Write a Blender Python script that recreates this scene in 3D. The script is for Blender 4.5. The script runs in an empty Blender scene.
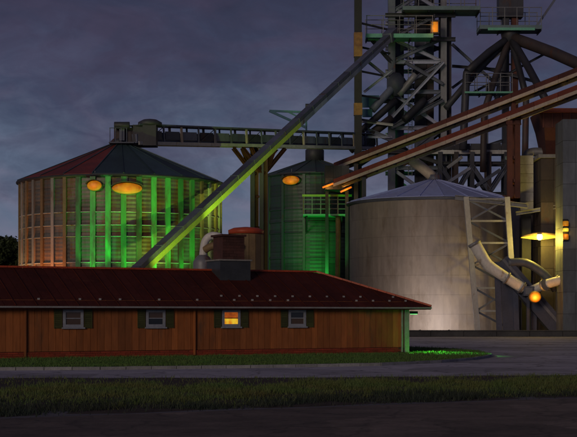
import bpy, math, random
from mathutils import Vector, Matrix
R = math.radians
random.seed(7)
S = bpy.context.scene
COL = S.collection

# ------------------------------------------------------------------ camera
F = 1400.0            # focal length in photo pixels (photo is 577 wide)
HZ = 315.0            # horizon row
CH = 2.1              # eye height
cam_d = bpy.data.cameras.new("camera")
cam = bpy.data.objects.new("camera", cam_d)
COL.objects.link(cam)
cam.location = (0, 0, CH)
cam.rotation_euler = (R(90), 0, 0)
cam_d.sensor_fit = 'HORIZONTAL'
cam_d.sensor_width = 36
cam_d.lens = 36 * F / 577
cam_d.shift_y = (HZ - 218.5) / 577
cam_d.clip_end = 4000
S.camera = cam

# ------------------------------------------------------------------ sky, sun, exposure
SUN_AZ, SUN_EL = R(207), R(13)
w = bpy.data.worlds.new("World"); S.world = w; w.use_nodes = True
nt = w.node_tree; nt.nodes.clear()
def N(tree, t, **kw):
    n = tree.nodes.new(t)
    for k, v in kw.items(): setattr(n, k, v)
    return n
out = N(nt, 'ShaderNodeOutputWorld'); bg = N(nt, 'ShaderNodeBackground')
bg.inputs['Strength'].default_value = 0.1
sky = N(nt, 'ShaderNodeTexSky', sky_type='NISHITA', sun_disc=False)
sky.sun_elevation = R(2.0); sky.sun_rotation = SUN_AZ
tc = N(nt, 'ShaderNodeTexCoord')
sep = N(nt, 'ShaderNodeSeparateXYZ'); nt.links.new(tc.outputs['Generated'], sep.inputs[0])
mp = N(nt, 'ShaderNodeMapping'); mp.inputs['Scale'].default_value = (1, 1, 2.1); mp.inputs['Rotation'].default_value = (0, R(14), 0)
nt.links.new(tc.outputs['Generated'], mp.inputs['Vector'])
n1 = N(nt, 'ShaderNodeTexNoise'); n1.inputs['Scale'].default_value = 7; n1.inputs['Detail'].default_value = 9
n1.inputs['Roughness'].default_value = 0.62; n1.inputs['Distortion'].default_value = 0.5
nt.links.new(mp.outputs[0], n1.inputs['Vector'])
n2 = N(nt, 'ShaderNodeTexNoise'); n2.inputs['Scale'].default_value = 34; n2.inputs['Detail'].default_value = 6
n2.inputs['Roughness'].default_value = 0.6; n2.inputs['Distortion'].default_value = 0.8
nt.links.new(mp.outputs[0], n2.inputs['Vector'])
# height of the cloud deck: paler low down, deep violet higher up, ragged by the noise
m1 = N(nt, 'ShaderNodeMath', operation='MULTIPLY_ADD'); m1.inputs[1].default_value = 0.19; m1.inputs[2].default_value = -0.095
nt.links.new(n1.outputs['Fac'], m1.inputs[0])
m2 = N(nt, 'ShaderNodeMath', operation='ADD'); nt.links.new(sep.outputs['Z'], m2.inputs[0]); nt.links.new(m1.outputs[0], m2.inputs[1])
m3 = N(nt, 'ShaderNodeMath', operation='MULTIPLY_ADD'); m3.inputs[1].default_value = 0.09; m3.inputs[2].default_value = -0.045
nt.links.new(n2.outputs['Fac'], m3.inputs[0])
m4 = N(nt, 'ShaderNodeMath', operation='ADD'); nt.links.new(m2.outputs[0], m4.inputs[0]); nt.links.new(m3.outputs[0], m4.inputs[1])
cr = N(nt, 'ShaderNodeValToRGB'); nt.links.new(m4.outputs[0], cr.inputs[0])
e = cr.color_ramp.elements
e[0].position = 0.0; e[0].color = (1.45, 1.75, 2.4, 1)
e[1].position = 0.26; e[1].color = (0.34, 0.32, 0.64, 1)
for p, c in ((0.07, (1.28, 1.52, 2.25, 1)), (0.115, (0.80, 0.94, 1.52, 1)), (0.155, (0.53, 0.61, 1.12, 1)), (0.20, (0.44, 0.44, 0.85, 1))):
    x = e.new(p); x.color = c
mx = N(nt, 'ShaderNodeMix', data_type='RGBA'); mx.inputs['Factor'].default_value = 0.965
# cloud tint wanders between steel blue and violet
n3 = N(nt, 'ShaderNodeTexNoise'); n3.inputs['Scale'].default_value = 13; n3.inputs['Detail'].default_value = 7; n3.inputs['Distortion'].default_value = 1.2
nt.links.new(mp.outputs[0], n3.inputs['Vector'])
tr_ = N(nt, 'ShaderNodeValToRGB'); nt.links.new(n3.outputs['Fac'], tr_.inputs[0])
tr_.color_ramp.elements[0].position = 0.36; tr_.color_ramp.elements[0].color = (0.82, 0.92, 0.97, 1)
tr_.color_ramp.elements[1].position = 0.64; tr_.color_ramp.elements[1].color = (1.12, 1.01, 1.03, 1)
mt_ = N(nt, 'ShaderNodeMix', data_type='RGBA', blend_type='MULTIPLY'); mt_.inputs['Factor'].default_value = 1.0
nt.links.new(cr.outputs[0], mt_.inputs['A']); nt.links.new(tr_.outputs[0], mt_.inputs['B'])
nt.links.new(sky.outputs[0], mx.inputs['A']); nt.links.new(mt_.outputs['Result'], mx.inputs['B'])
nt.links.new(mx.outputs['Result'], bg.inputs['Color']); nt.links.new(bg.outputs[0], out.inputs['Surface'])

sd = bpy.data.lights.new("sun", 'SUN'); sd.energy = 0.72; sd.angle = R(16); sd.color = (1.0, 0.80, 0.60)
sun = bpy.data.objects.new("sun", sd); COL.objects.link(sun)
d = Vector((math.sin(SUN_AZ) * math.cos(SUN_EL), math.cos(SUN_AZ) * math.cos(SUN_EL), math.sin(SUN_EL)))
sun.location = d * 100; sun.rotation_euler = (-d).to_track_quat('-Z', 'Y').to_euler()

S.render.engine = 'CYCLES'
vs = S.view_settings
vs.view_transform = 'Standard'; vs.look = 'None'; vs.exposure = 0; vs.gamma = 1; vs.use_curve_mapping = False

# ------------------------------------------------------------------ helpers
def P(px, py, Y): return Vector(((px - 288.5) * Y / F, Y, CH + (HZ - py) * Y / F))
def G(px, py, z=0.0):
    Y = (CH - z) * F / (py - HZ); return Vector(((px - 288.5) * Y / F, Y, z))

def mat(name, c1, c2=None, scale=1.0, rough=0.6, metal=0.0, bump=0.0, rand=0.0, streak=1.0, rust=None, rust_amt=0.0,
        fine=0.25, spec=0.4, rscale=0.6):
    """weathered procedural surface in world space: two tones, fine speckle, optional rust blotches, tint per object"""
    m = bpy.data.materials.new(name); m.use_nodes = True
    t = m.node_tree; b = t.nodes['Principled BSDF']
    b.inputs['Roughness'].default_value = rough; b.inputs['Metallic'].default_value = metal
    b.inputs['Specular IOR Level'].default_value = spec
    c2 = c2 or tuple(x * 0.6 for x in c1)
    geo = N(t, 'ShaderNodeNewGeometry'); mp = N(t, 'ShaderNodeMapping')
    mp.inputs['Scale'].default_value = (1, 1, streak); t.links.new(geo.outputs['Position'], mp.inputs['Vector'])
    n = N(t, 'ShaderNodeTexNoise'); n.inputs['Scale'].default_value = scale; n.inputs['Detail'].default_value = 7; n.inputs['Roughness'].default_value = 0.65
    t.links.new(mp.outputs[0], n.inputs['Vector'])
    rmp = N(t, 'ShaderNodeMapRange'); rmp.inputs[1].default_value = 0.3; rmp.inputs[2].default_value = 0.7
    t.links.new(n.outputs['Fac'], rmp.inputs[0])
    a = N(t, 'ShaderNodeMix', data_type='RGBA'); a.inputs['A'].default_value = (*c1, 1); a.inputs['B'].default_value = (*c2, 1)
    t.links.new(rmp.outputs[0], a.inputs['Factor'])
    col = a.outputs['Result']
    nf = N(t, 'ShaderNodeTexNoise'); nf.inputs['Scale'].default_value = scale * 9; nf.inputs['Detail'].default_value = 4
    t.links.new(mp.outputs[0], nf.inputs['Vector'])
    if rust:
        nr = N(t, 'ShaderNodeTexNoise'); nr.inputs['Scale'].default_value = rscale; nr.inputs['Detail'].default_value = 8; nr.inputs['Roughness'].default_value = 0.7
        t.links.new(mp.outputs[0], nr.inputs['Vector'])
        rr = N(t, 'ShaderNodeMapRange'); rr.inputs[1].default_value = 0.62 - rust_amt * 0.3; rr.inputs[2].default_value = 0.72 - rust_amt * 0.25
        t.links.new(nr.outputs['Fac'], rr.inputs[0])
        k = N(t, 'ShaderNodeMix', data_type='RGBA'); k.inputs['B'].default_value = (*rust, 1)
        t.links.new(col, k.inputs['A']); t.links.new(rr.outputs[0], k.inputs['Factor']); col = k.outputs['Result']
    hs = N(t, 'ShaderNodeHueSaturation')
    v = N(t, 'ShaderNodeMath', operation='MULTIPLY_ADD'); v.inputs[1].default_value = fine * 2; v.inputs[2].default_value = 1 - fine
    t.links.new(nf.outputs['Fac'], v.inputs[0]); val = v.outputs[0]
    if rand:
        oi = N(t, 'ShaderNodeObjectInfo')
        r = N(t, 'ShaderNodeMath', operation='MULTIPLY_ADD'); r.inputs[1].default_value = rand * 2; r.inputs[2].default_value = 1 - rand
        t.links.new(oi.outputs['Random'], r.inputs[0])
        q = N(t, 'ShaderNodeMath', operation='MULTIPLY'); t.links.new(val, q.inputs[0]); t.links.new(r.outputs[0], q.inputs[1]); val = q.outputs[0]
    t.links.new(val, hs.inputs['Value']); t.links.new(col, hs.inputs['Color'])
    t.links.new(hs.outputs[0], b.inputs['Base Color'])
    if bump:
        bp = N(t, 'ShaderNodeBump'); bp.inputs['Strength'].default_value = bump; bp.inputs['Distance'].default_value = 0.03
        t.links.new(nf.outputs['Fac'], bp.inputs['Height']); t.links.new(bp.outputs[0], b.inputs['Normal'])
    return m

def emit(name, c, s):
    m = bpy.data.materials.new(name); m.use_nodes = True
    b = m.node_tree.nodes['Principled BSDF']
    b.inputs['Base Color'].default_value = (*[x * 0.5 for x in c], 1)
    b.inputs['Emission Color'].default_value = (*c, 1); b.inputs['Emission Strength'].default_value = s
    b.inputs['Roughness'].default_value = 0.3
    return m

RUST = (0.13, 0.045, 0.018)
M = dict(
    asphalt=mat('asphalt', (0.15, 0.145, 0.155), (0.085, 0.082, 0.09), 0.35, 0.85, bump=0.5, fine=0.35),
    path=mat('pale_asphalt', (0.44, 0.42, 0.46), (0.30, 0.29, 0.32), 0.5, 0.8, bump=0.4, fine=0.3),
    road=mat('old_road', (0.20, 0.155, 0.125), (0.085, 0.066, 0.052), 0.8, 0.85, bump=0.6, fine=0.4),
    soil=mat('soil', (0.06, 0.04, 0.028), (0.026, 0.018, 0.014), 0.9, 0.95, bump=0.8, fine=0.5),
    turf=mat('turf_soil', (0.05, 0.09, 0.022), (0.04, 0.06, 0.018), 0.7, 0.95, bump=0.8, fine=0.5),
    kerb=mat('kerb_stone', (0.30, 0.30, 0.32), (0.18, 0.18, 0.19), 1.5, 0.85, bump=0.5, rand=0.15),
    grass=mat('grass_blade', (0.070, 0.145, 0.034), (0.12, 0.11, 0.036), 0.45, 0.7, fine=0.45),
    shade_grass=mat('shaded_blade', (0.022, 0.04, 0.03), (0.03, 0.035, 0.022), 0.5, 0.7, fine=0.4),  # shade of the falling bank put into the blade colour
    lawn=mat('lawn_blade', (0.06, 0.15, 0.028), (0.085, 0.13, 0.03), 0.5, 0.7, fine=0.4),
    lowwall=mat('dark_concrete', (0.07, 0.07, 0.075), (0.04, 0.04, 0.045), 0.8, 0.85, bump=0.4),
    board=mat('wall_board', (0.37, 0.115, 0.030), (0.22, 0.075, 0.026), 0.7, 0.75, bump=0.4, rand=0.2, streak=0.22, fine=0.35, rust=(0.15, 0.07, 0.035), rust_amt=0.22, rscale=0.8),
    glow_plinth=mat('red_glow_plinth', (0.33, 0.05, 0.022), (0.2, 0.04, 0.02), 2.5, 0.85, bump=0.5, rand=0.2),  # red glow at the wall foot put into the brick colour
    roof=mat('maroon_roof', (0.085, 0.018, 0.012), (0.05, 0.012, 0.009), 0.7, 0.8, bump=0.2, rand=0.14, streak=0.5, rust=(0.10, 0.03, 0.018), rust_amt=0.15, spec=0.15),
    ridge=mat('glint_and_rim_red', (0.48, 0.07, 0.022), (0.32, 0.05, 0.018), 2.0, 0.5, rand=0.15),  # hip rim light and ridge glint put into the cap colour
    trim=mat('grey_trim', (0.30, 0.30, 0.32), (0.20, 0.19, 0.19), 2.0, 0.6, bump=0.2),
    shutter=mat('olive_shutter', (0.07, 0.075, 0.022), (0.045, 0.05, 0.018), 2.0, 0.6, rand=0.2),
    frame=mat('window_frame', (0.33, 0.35, 0.42), (0.22, 0.23, 0.29), 4.0, 0.5),
    brick=mat('dark_brick', (0.085, 0.032, 0.026), (0.05, 0.022, 0.02), 2.5, 0.85, bump=0.5, rand=0.25),
    flash=mat('lead_flashing', (0.05, 0.055, 0.065), (0.03, 0.034, 0.04), 1.5, 0.5),
    stone=mat('cap_stone', (0.28, 0.27, 0.26), None, 2.0, 0.8),
    core=mat('bin_core', (0.03, 0.03, 0.032), None, 1.0, 0.8),
    bin1=mat('galvanised_brown', (0.17, 0.155, 0.14), (0.085, 0.07, 0.06), 0.45, 0.5, 0.25, 0.15, 0.30, 0.22, (0.16, 0.075, 0.03), 0.35),
    rib1=mat('stiffener_steel', (0.30, 0.29, 0.26), (0.17, 0.16, 0.14), 0.5, 0.5, 0.1, 0, 0.25, 0.3, RUST, 0.2),
    rib_greenlit=mat('greenlit_stiffener', (0.07, 0.36, 0.09), (0.05, 0.20, 0.06), 0.6, 0.55, 0, 0, 0.45, 0.3, (0.09, 0.085, 0.05), 0.45),  # green lamplight on the bars put into their paint
    lavender=mat('lavender_steel', (0.34, 0.36, 0.48), (0.22, 0.24, 0.33), 0.6, 0.55, 0.05, 0.1, 0.25, 0.35, RUST, 0.03),  # pale highlights of the tower members put into this colour
    bin2=mat('teal_steel', (0.035, 0.075, 0.07), (0.05, 0.06, 0.06), 0.5, 0.5, 0.2, 0.15, 0.28, 0.3, (0.08, 0.05, 0.03), 0.15),
    bin3=mat('tan_plate', (0.19, 0.155, 0.135), (0.135, 0.112, 0.10), 0.30, 0.55, 0.1, 0.15, 0.05, 0.30, (0.12, 0.092, 0.075), 0.36, rscale=0.45),
    rib3=mat('tan_rib', (0.22, 0.185, 0.155), (0.15, 0.125, 0.105), 0.5, 0.55, 0.1, 0, 0.12, 0.4),
    roofteal=mat('teal_roof', (0.055, 0.10, 0.115), (0.035, 0.06, 0.07), 0.4, 0.5, 0.2, 0.1, 0.30),
    roofred=mat('red_roof_sheet', (0.20, 0.035, 0.022), (0.10, 0.025, 0.02), 0.6, 0.55, 0.1, 0.1, 0.25),
    roofpurple=mat('violet_roof', (0.38, 0.46, 0.82), (0.32, 0.36, 0.64), 0.25, 0.5, 0.05, 0.1, 0.08),
    dark=mat('hazy_dark_steel', (0.048, 0.050, 0.066), (0.028, 0.029, 0.040), 0.7, 0.55, 0.1, 0.1, 0.3, 0.4, (0.07, 0.032, 0.022), 0.10),  # blue haze over the far tower mixed into the colour
    brown=mat('hazy_brown_steel', (0.066, 0.050, 0.050), (0.040, 0.034, 0.040), 0.7, 0.6, 0.1, 0.1, 0.3, 0.4, (0.085, 0.036, 0.022), 0.2),  # less red, with the same distance haze mixed in
    slate=mat('hazy_slate_steel', (0.12, 0.135, 0.19), (0.07, 0.08, 0.12), 0.6, 0.55, 0.1, 0.1, 0.3, 0.35, RUST, 0.04),  # bluer and paler to paint in the tower's haze
    grey=mat('grey_steel', (0.24, 0.245, 0.27), (0.15, 0.15, 0.17), 0.6, 0.5, 0.2, 0.1, 0.2, 0.35, RUST, 0.08),
    pale=mat('pale_steel', (0.44, 0.44, 0.44), (0.32, 0.31, 0.31), 0.7, 0.5, 0.15, 0.1, 0.12, 0.5, RUST, 0.02),
    offwhite=mat('off_white_duct', (0.68, 0.66, 0.64), (0.52, 0.50, 0.49), 0.7, 0.5, 0.0, 0.1, 0.08, 0.5, (0.25, 0.16, 0.1), 0.05),
    tan=mat('tan_steel', (0.52, 0.43, 0.35), (0.38, 0.31, 0.25), 0.7, 0.6, 0.05, 0.1, 0.15),
    red=mat('red_oxide', (0.21, 0.046, 0.027), (0.12, 0.032, 0.02), 0.6, 0.6, 0.05, 0.1, 0.2),
    redbrown=mat('red_brown_steel', (0.12, 0.035, 0.025), (0.07, 0.025, 0.02), 0.7, 0.6, 0.1, 0.1, 0.25),
    mint=mat('mint_paint', (0.18, 0.50, 0.37), (0.13, 0.38, 0.27), 0.8, 0.55, 0, 0.1, 0.1),
    tealgrey=mat('teal_grey_paint', (0.16, 0.24, 0.27), (0.11, 0.16, 0.18), 0.8, 0.55, 0, 0.1, 0.1),
    tealblue=mat('teal_blue_paint', (0.05, 0.16, 0.22), (0.035, 0.10, 0.14), 0.8, 0.55, 0, 0.1, 0.1),
    navy=mat('navy_steel', (0.06, 0.072, 0.13), (0.045, 0.052, 0.09), 0.6, 0.5, 0.1, 0.1, 0.2),
    lime=mat('lime_paint_and_lamplight', (0.46, 0.58, 0.10), (0.34, 0.45, 0.08), 0.7, 0.55, 0, 0.1, 0.15),  # also carries the lamplight painted on the slanting conveyor
    amber=mat('amber_band', (0.34, 0.18, 0.05), (0.16, 0.085, 0.03), 1.6, 0.6, 0, 0.1, 0.1),
    ochre=mat('ochre_sheet', (0.22, 0.15, 0.07), (0.14, 0.09, 0.045), 0.8, 0.6, 0.1, 0.1, 0.2),
    slateblue=mat('slate_blue_cladding', (0.13, 0.15, 0.18), (0.08, 0.09, 0.11), 0.5, 0.6, 0.1, 0.1, 0.2, 0.3, RUST, 0.1),
    black=mat('black_housing', (0.018, 0.018, 0.02), None, 1.5, 0.5),
    bark=mat('bark', (0.05, 0.038, 0.028), (0.03, 0.022, 0.018), 3.0, 0.9, bump=0.6),
    leaf=mat('leaf', (0.05, 0.07, 0.02), (0.03, 0.045, 0.016), 0.8, 0.6, fine=0.4),
    room=mat('dim_room', (0.02, 0.018, 0.016), None, 1.0, 0.9),
    lens_orange=emit('orange_lens', (1.0, 0.30, 0.01), 0.34),
    lens_yellow=emit('yellow_lens', (1.0, 0.70, 0.06), 0.75),
    lens_lime=emit('lime_lens', (0.4, 0.75, 0.08), 0.22),
    lens_white=emit('warm_white_lens', (1.0, 0.92, 0.6), 2.2),
    lens_green=emit('green_lens', (0.15, 1.0, 0.25), 1.2),
    glow_window=None,
)
# glass of unlit windows
lm_ = bpy.data.materials.new('mottled_orange_lens'); lm_.use_nodes = True
t = lm_.node_tree; b = t.nodes['Principled BSDF']; geo = N(t, 'ShaderNodeNewGeometry'); nz = N(t, 'ShaderNodeTexNoise'); nz.inputs['Scale'].default_value = 1.6; nz.inputs['Detail'].default_value = 5
t.links.new(geo.outputs['Position'], nz.inputs['Vector']); rp = N(t, 'ShaderNodeValToRGB'); t.links.new(nz.outputs['Fac'], rp.inputs[0])
rp.color_ramp.elements[0].position = 0.36; rp.color_ramp.elements[0].color = (0.62, 0.10, 0.004, 1)
rp.color_ramp.elements[1].position = 0.62; rp.color_ramp.elements[1].color = (1.0, 0.40, 0.012, 1)
t.links.new(rp.outputs[0], b.inputs['Emission Color']); b.inputs['Emission Strength'].default_value = 0.36; b.inputs['Base Color'].default_value = (0.3, 0.1, 0.01, 1)
M['lens_mottled'] = lm_
gm = bpy.data.materials.new('dark_glass'); gm.use_nodes = True
b = gm.node_tree.nodes['Principled BSDF']; b.inputs['Base Color'].default_value = (0.02, 0.022, 0.03, 1); b.inputs['Roughness'].default_value = 0.08
M['glass'] = gm
gc_ = bpy.data.materials.new('curtained_glass'); gc_.use_nodes = True
b = gc_.node_tree.nodes['Principled BSDF']; b.inputs['Base Color'].default_value = (0.085, 0.05, 0.032, 1); b.inputs['Roughness'].default_value = 0.12
M['curtain'] = gc_
# third window: amber blind drawn over the upper sash, bare lamp light in the lower
def lit_pane(name, ca, cb, st):
    g = bpy.data.materials.new(name); g.use_nodes = True
    t = g.node_tree; b = t.nodes['Principled BSDF']
    geo = N(t, 'ShaderNodeNewGeometry'); nz = N(t, 'ShaderNodeTexNoise'); nz.inputs['Scale'].default_value = 3.0; nz.inputs['Detail'].default_value = 4
    t.links.new(geo.outputs['Position'], nz.inputs['Vector'])
    rp = N(t, 'ShaderNodeValToRGB'); t.links.new(nz.outputs['Fac'], rp.inputs[0])
    rp.color_ramp.elements[0].position = 0.38; rp.color_ramp.elements[0].color = (*ca, 1)
    rp.color_ramp.elements[1].position = 0.62; rp.color_ramp.elements[1].color = (*cb, 1)
    t.links.new(rp.outputs[0], b.inputs['Emission Color']); t.links.new(rp.outputs[0], b.inputs['Base Color']); b.inputs['Emission Strength'].default_value = st
    return g
M['glow_window'] = lit_pane('amber_blind', (0.38, 0.07, 0.012), (0.7, 0.16, 0.015), 0.42)
M['glow_low'] = lit_pane('lamplit_pane', (0.85, 0.26, 0.01), (1.0, 0.66, 0.04), 0.6)

W = {}
def link(o, parent=None, mw=Matrix.Identity(4)):
    COL.objects.link(o); W[o.name] = mw.copy()
    if parent is not None:
        o.parent = parent; o.matrix_parent_inverse = W[parent.name].inverted()
    o.matrix_basis = mw
    return o
def tag(o, label=None, cat=None, group=None, kind=None):
    if label: o['label'] = label
    if cat: o['category'] = cat
    if group: o['group'] = group
    if kind: o['kind'] = kind
    return o
def thing(name, loc, label, cat, group=None, rotz=0.0):
    o = bpy.data.objects.new(name, None); o.empty_display_size = 0.5
    link(o, None, Matrix.Translation(Vector(loc)) @ Matrix.Rotation(rotz, 4, 'Z'))
    return tag(o, label, cat, group)

def mesh(name, verts, faces, m, smooth=False):
    me = bpy.data.meshes.new(name); me.from_pydata([tuple(v) for v in verts], [], faces); me.materials.append(m)
    if smooth: me.polygons.foreach_set('use_smooth', [True] * len(me.polygons))
    me.update(); return me
def put(name, me, parent=None, mw=Matrix.Identity(4)):
    return link(bpy.data.objects.new(name, me), parent, mw)

UNIT = {}
def unit(shape, m):
    """unit section along +Z (0..1), one metre wide, shared by every member of that section and paint"""
    k = (shape, m.name)
    if k in UNIT: return UNIT[k]
    if shape == 'box': pts = [(-.5, -.5), (.5, -.5), (.5, .5), (-.5, .5)]
    elif shape == 'ibeam':
        pts = [(-.5, -.5), (.5, -.5), (.5, -.36), (.1, -.36), (.1, .36), (.5, .36), (.5, .5), (-.5, .5), (-.5, .36), (-.1, .36), (-.1, -.36), (-.5, -.36)]
    elif shape == 'angle': pts = [(-.5, -.5), (.5, -.5), (.5, -.34), (-.34, -.34), (-.34, .5), (-.5, .5)]
    else:
        n = 12; pts = [(.5 * math.cos(2 * math.pi * i / n), .5 * math.sin(2 * math.pi * i / n)) for i in range(n)]
    n = len(pts)
    v = [(x, y, 0) for x, y in pts] + [(x, y, 1) for x, y in pts]
    f = [(i, (i + 1) % n, n + (i + 1) % n, n + i) for i in range(n)] + [tuple(range(n))[::-1], tuple(range(n, 2 * n))]
    UNIT[k] = mesh(shape, v, f, m); 
    if shape == 'tube':
        for p in UNIT[k].polygons: p.use_smooth = len(p.vertices) == 4
    return UNIT[k]
def beam(name, a, b, wd, m, parent, shape='box', dp=None, up=None):
    """member from a to b; wd = width across, dp = depth (towards `up`)"""
    a, b = Vector(a), Vector(b); z = b - a; L = z.length; z.normalize()
    up = Vector(up) if up else (Vector((0, 0, 1)) if abs(z.z) < 0.95 else Vector((0, -1, 0)))
    x = up.cross(z); x.normalize(); y = z.cross(x)
    dp = dp or wd
    mw = Matrix(((x.x * wd, y.x * dp, z.x * L, a.x), (x.y * wd, y.y * dp, z.y * L, a.y), (x.z * wd, y.z * dp, z.z * L, a.z), (0, 0, 0, 1)))
    return put(name, unit(shape, m), parent, mw)
def boxm(name, lo, hi, m, parent, H=None):
    lo, hi = Vector(lo), Vector(hi); c = (lo + hi) / 2; s = hi - lo
    mw = Matrix.Translation((c.x, c.y, lo.z)) @ Matrix.Diagonal((s.x, s.y, s.z, 1))
    if H is not None: mw = H @ mw
    return put(name, unit('box', m), parent, mw)
def lathe(name, prof, m, parent, loc, n=24, smooth=True):
    v, f = [], []
    for r, z in prof:
        for i in range(n):
            a = 2 * math.pi * i / n; v.append((r * math.cos(a), r * math.sin(a), z))
    for j in range(len(prof) - 1):
        for i in range(n):
            f.append((j * n + i, j * n + (i + 1) % n, (j + 1) * n + (i + 1) % n, (j + 1) * n + i))
    f.append(tuple(range(n))[::-1]); f.append(tuple(range((len(prof) - 1) * n, len(prof) * n)))
    me = mesh(name, v, f, m)
    if smooth:
        for p in me.polygons: p.use_smooth = len(p.vertices) == 4
    return put(name, me, parent, Matrix.Translation(Vector(loc)))
def pipe(name, pts, r, m, parent, n=14, sub=5):
    """smooth bent pipe through pts (Catmull-Rom)"""
    pts = [Vector(p) for p in pts]; Q = []
    for i in range(len(pts) - 1):
        p0 = pts[max(i - 1, 0)]; p1 = pts[i]; p2 = pts[i + 1]; p3 = pts[min(i + 2, len(pts) - 1)]
        for k in range(sub):
            s = k / sub
            Q.append(0.5 * ((2 * p1) + (p2 - p0) * s + (2 * p0 - 5 * p1 + 4 * p2 - p3) * s * s + (3 * p1 - p0 - 3 * p2 + p3) * s ** 3))
    Q.append(pts[-1])
    v, f = [], []; ref = Vector((0.13, -1, 0.21)).normalized()
    for i, q in enumerate(Q):
        tg = (Q[min(i + 1, len(Q) - 1)] - Q[max(i - 1, 0)]).normalized()
        x = ref.cross(tg).normalized(); y = tg.cross(x)
        rr = r if not callable(r) else r(i / (len(Q) - 1))
        for k in range(n):
            a = 2 * math.pi * k / n; v.append(q + x * (rr * math.cos(a)) + y * (rr * math.sin(a)))
    for i in range(len(Q) - 1):
        for k in range(n):
            f.append((i * n + k, i * n + (k + 1) % n, (i + 1) * n + (k + 1) % n, (i + 1) * n + k))
    f.append(tuple(range(n))[::-1]); f.append(tuple(range((len(Q) - 1) * n, len(Q) * n)))
    me = mesh(name, v, f, m)
    for p in me.polygons: p.use_smooth = len(p.vertices) == 4
    return put(name, me, parent)
def bulb(parent, loc, color, power, spot=None, radius=0.15, blend=0.6):
    if spot is None:
        l = bpy.data.lights.new('bulb', 'POINT')
    else:
        l = bpy.data.lights.new('bulb', 'SPOT'); l.spot_size = R(spot[0]); l.spot_blend = blend
    l.energy = power; l.color = color; l.shadow_soft_size = radius
    o = bpy.data.objects.new('bulb', l); mw = Matrix.Translation(Vector(loc))
    if spot is not None:
        mw = mw @ Vector(spot[1]).normalized().to_track_quat('-Z', 'Y').to_matrix().to_4x4()
    return link(o, parent, mw)

# ------------------------------------------------------------------ ground, roads, lawns
def sheet(name, pts, z, m, kind='structure'):
    return tag(put(name, mesh(name, [(p[0], p[1], z) for p in pts], [tuple(range(len(pts)))], m)), kind=kind)
def road_cracks(m, sc, amt):
    t = m.node_tree; b = t.nodes['Principled BSDF']; src = b.inputs['Base Color'].links[0].from_socket
    geo = N(t, 'ShaderNodeNewGeometry'); nd = N(t, 'ShaderNodeTexNoise'); nd.inputs['Scale'].default_value = 1.3; nd.inputs['Detail'].default_value = 5
    t.links.new(geo.outputs['Position'], nd.inputs['Vector'])
    ad = N(t, 'ShaderNodeVectorMath', operation='MULTIPLY_ADD'); ad.inputs[1].default_value = (1.2, 1.2, 0); t.links.new(nd.outputs['Color'], ad.inputs[0]); t.links.new(geo.outputs['Position'], ad.inputs[2])
    vo = N(t, 'ShaderNodeTexVoronoi', feature='DISTANCE_TO_EDGE'); vo.inputs['Scale'].default_value = sc; t.links.new(ad.outputs[0], vo.inputs['Vector'])
    mr = N(t, 'ShaderNodeMapRange'); mr.inputs[1].default_value = 0.008; mr.inputs[2].default_value = 0.03; mr.inputs[3].default_value = 1 - amt; mr.inputs[4].default_value = 1.0; t.links.new(vo.outputs['Distance'], mr.inputs[0])
    vp = N(t, 'ShaderNodeTexVoronoi'); vp.inputs['Scale'].default_value = 0.28; t.links.new(ad.outputs[0], vp.inputs['Vector'])   # patched areas
    sp = N(t, 'ShaderNodeSeparateXYZ'); t.links.new(vp.outputs['Color'], sp.inputs[0])
    pr = N(t, 'ShaderNodeMapRange'); pr.inputs[3].default_value = 0.72; pr.inputs[4].default_value = 1.25; t.links.new(sp.outputs['X'], pr.inputs[0])
    mu = N(t, 'ShaderNodeMath', operation='MULTIPLY'); t.links.new(mr.outputs[0], mu.inputs[0]); t.links.new(pr.outputs[0], mu.inputs[1])
    hs = N(t, 'ShaderNodeHueSaturation'); t.links.new(src, hs.inputs['Color']); t.links.new(mu.outputs[0], hs.inputs['Value']); t.links.new(hs.outputs[0], b.inputs['Base Color'])
road_cracks(M['road'], 0.5, 0.38); road_cracks(M['path'], 0.35, 0.5)
sheet('ground', [(-900, -200), (900, -200), (900, 1500), (-900, 1500)], 0, M['asphalt'])
# near road in front of the camera, verge, path and apron
sheet('road', [(-80, -40), (80, -40), (80, 43.5), (12, 36.4), (7, 35.2), (-6, 28.2), (-80, 20)], 0.004, M['road'])
sheet('path', [(-80, 49.0), (-9, 46.6), (0, 46.6), (11, 49.0), (80, 58), (80, 134), (-40, 134), (-80, 60)], 0.004, M['path'])

def inside(x, y, poly):
    c = False; n = len(poly); j = n - 1
    for i in range(n):
        xi, yi = poly[i][:2]; xj, yj = poly[j][:2]
        if (yi > y) != (yj > y) and x < (xj - xi) * (y - yi) / (yj - yi) + xi: c = not c
        j = i
    return c
def blades(name, pts, hmin, hmax, wd, m, label, cat):
    v, f = [], []
    for (x, y, z) in pts:
        a = random.uniform(0, math.pi); h = random.uniform(hmin, hmax) * (0.65 + 0.55 * (1 + math.sin(x * 2.3 + math.sin(y * 1.9) * 2) * math.sin(y * 2.9 + x)) * random.uniform(.5, 1.1)); w2 = wd * random.uniform(0.6, 1.2)
        dx, dy = math.cos(a) * w2, math.sin(a) * w2; lx, ly = random.gauss(0, h * 0.35), random.gauss(0, h * 0.35)
        k = len(v); v += [(x - dx, y - dy, z), (x + dx, y + dy, z), (x + lx, y + ly, z + h)]; f.append((k, k + 1, k + 2))
    return tag(put(name, mesh(name, v, f, m)), label, cat, kind='stuff')

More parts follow.
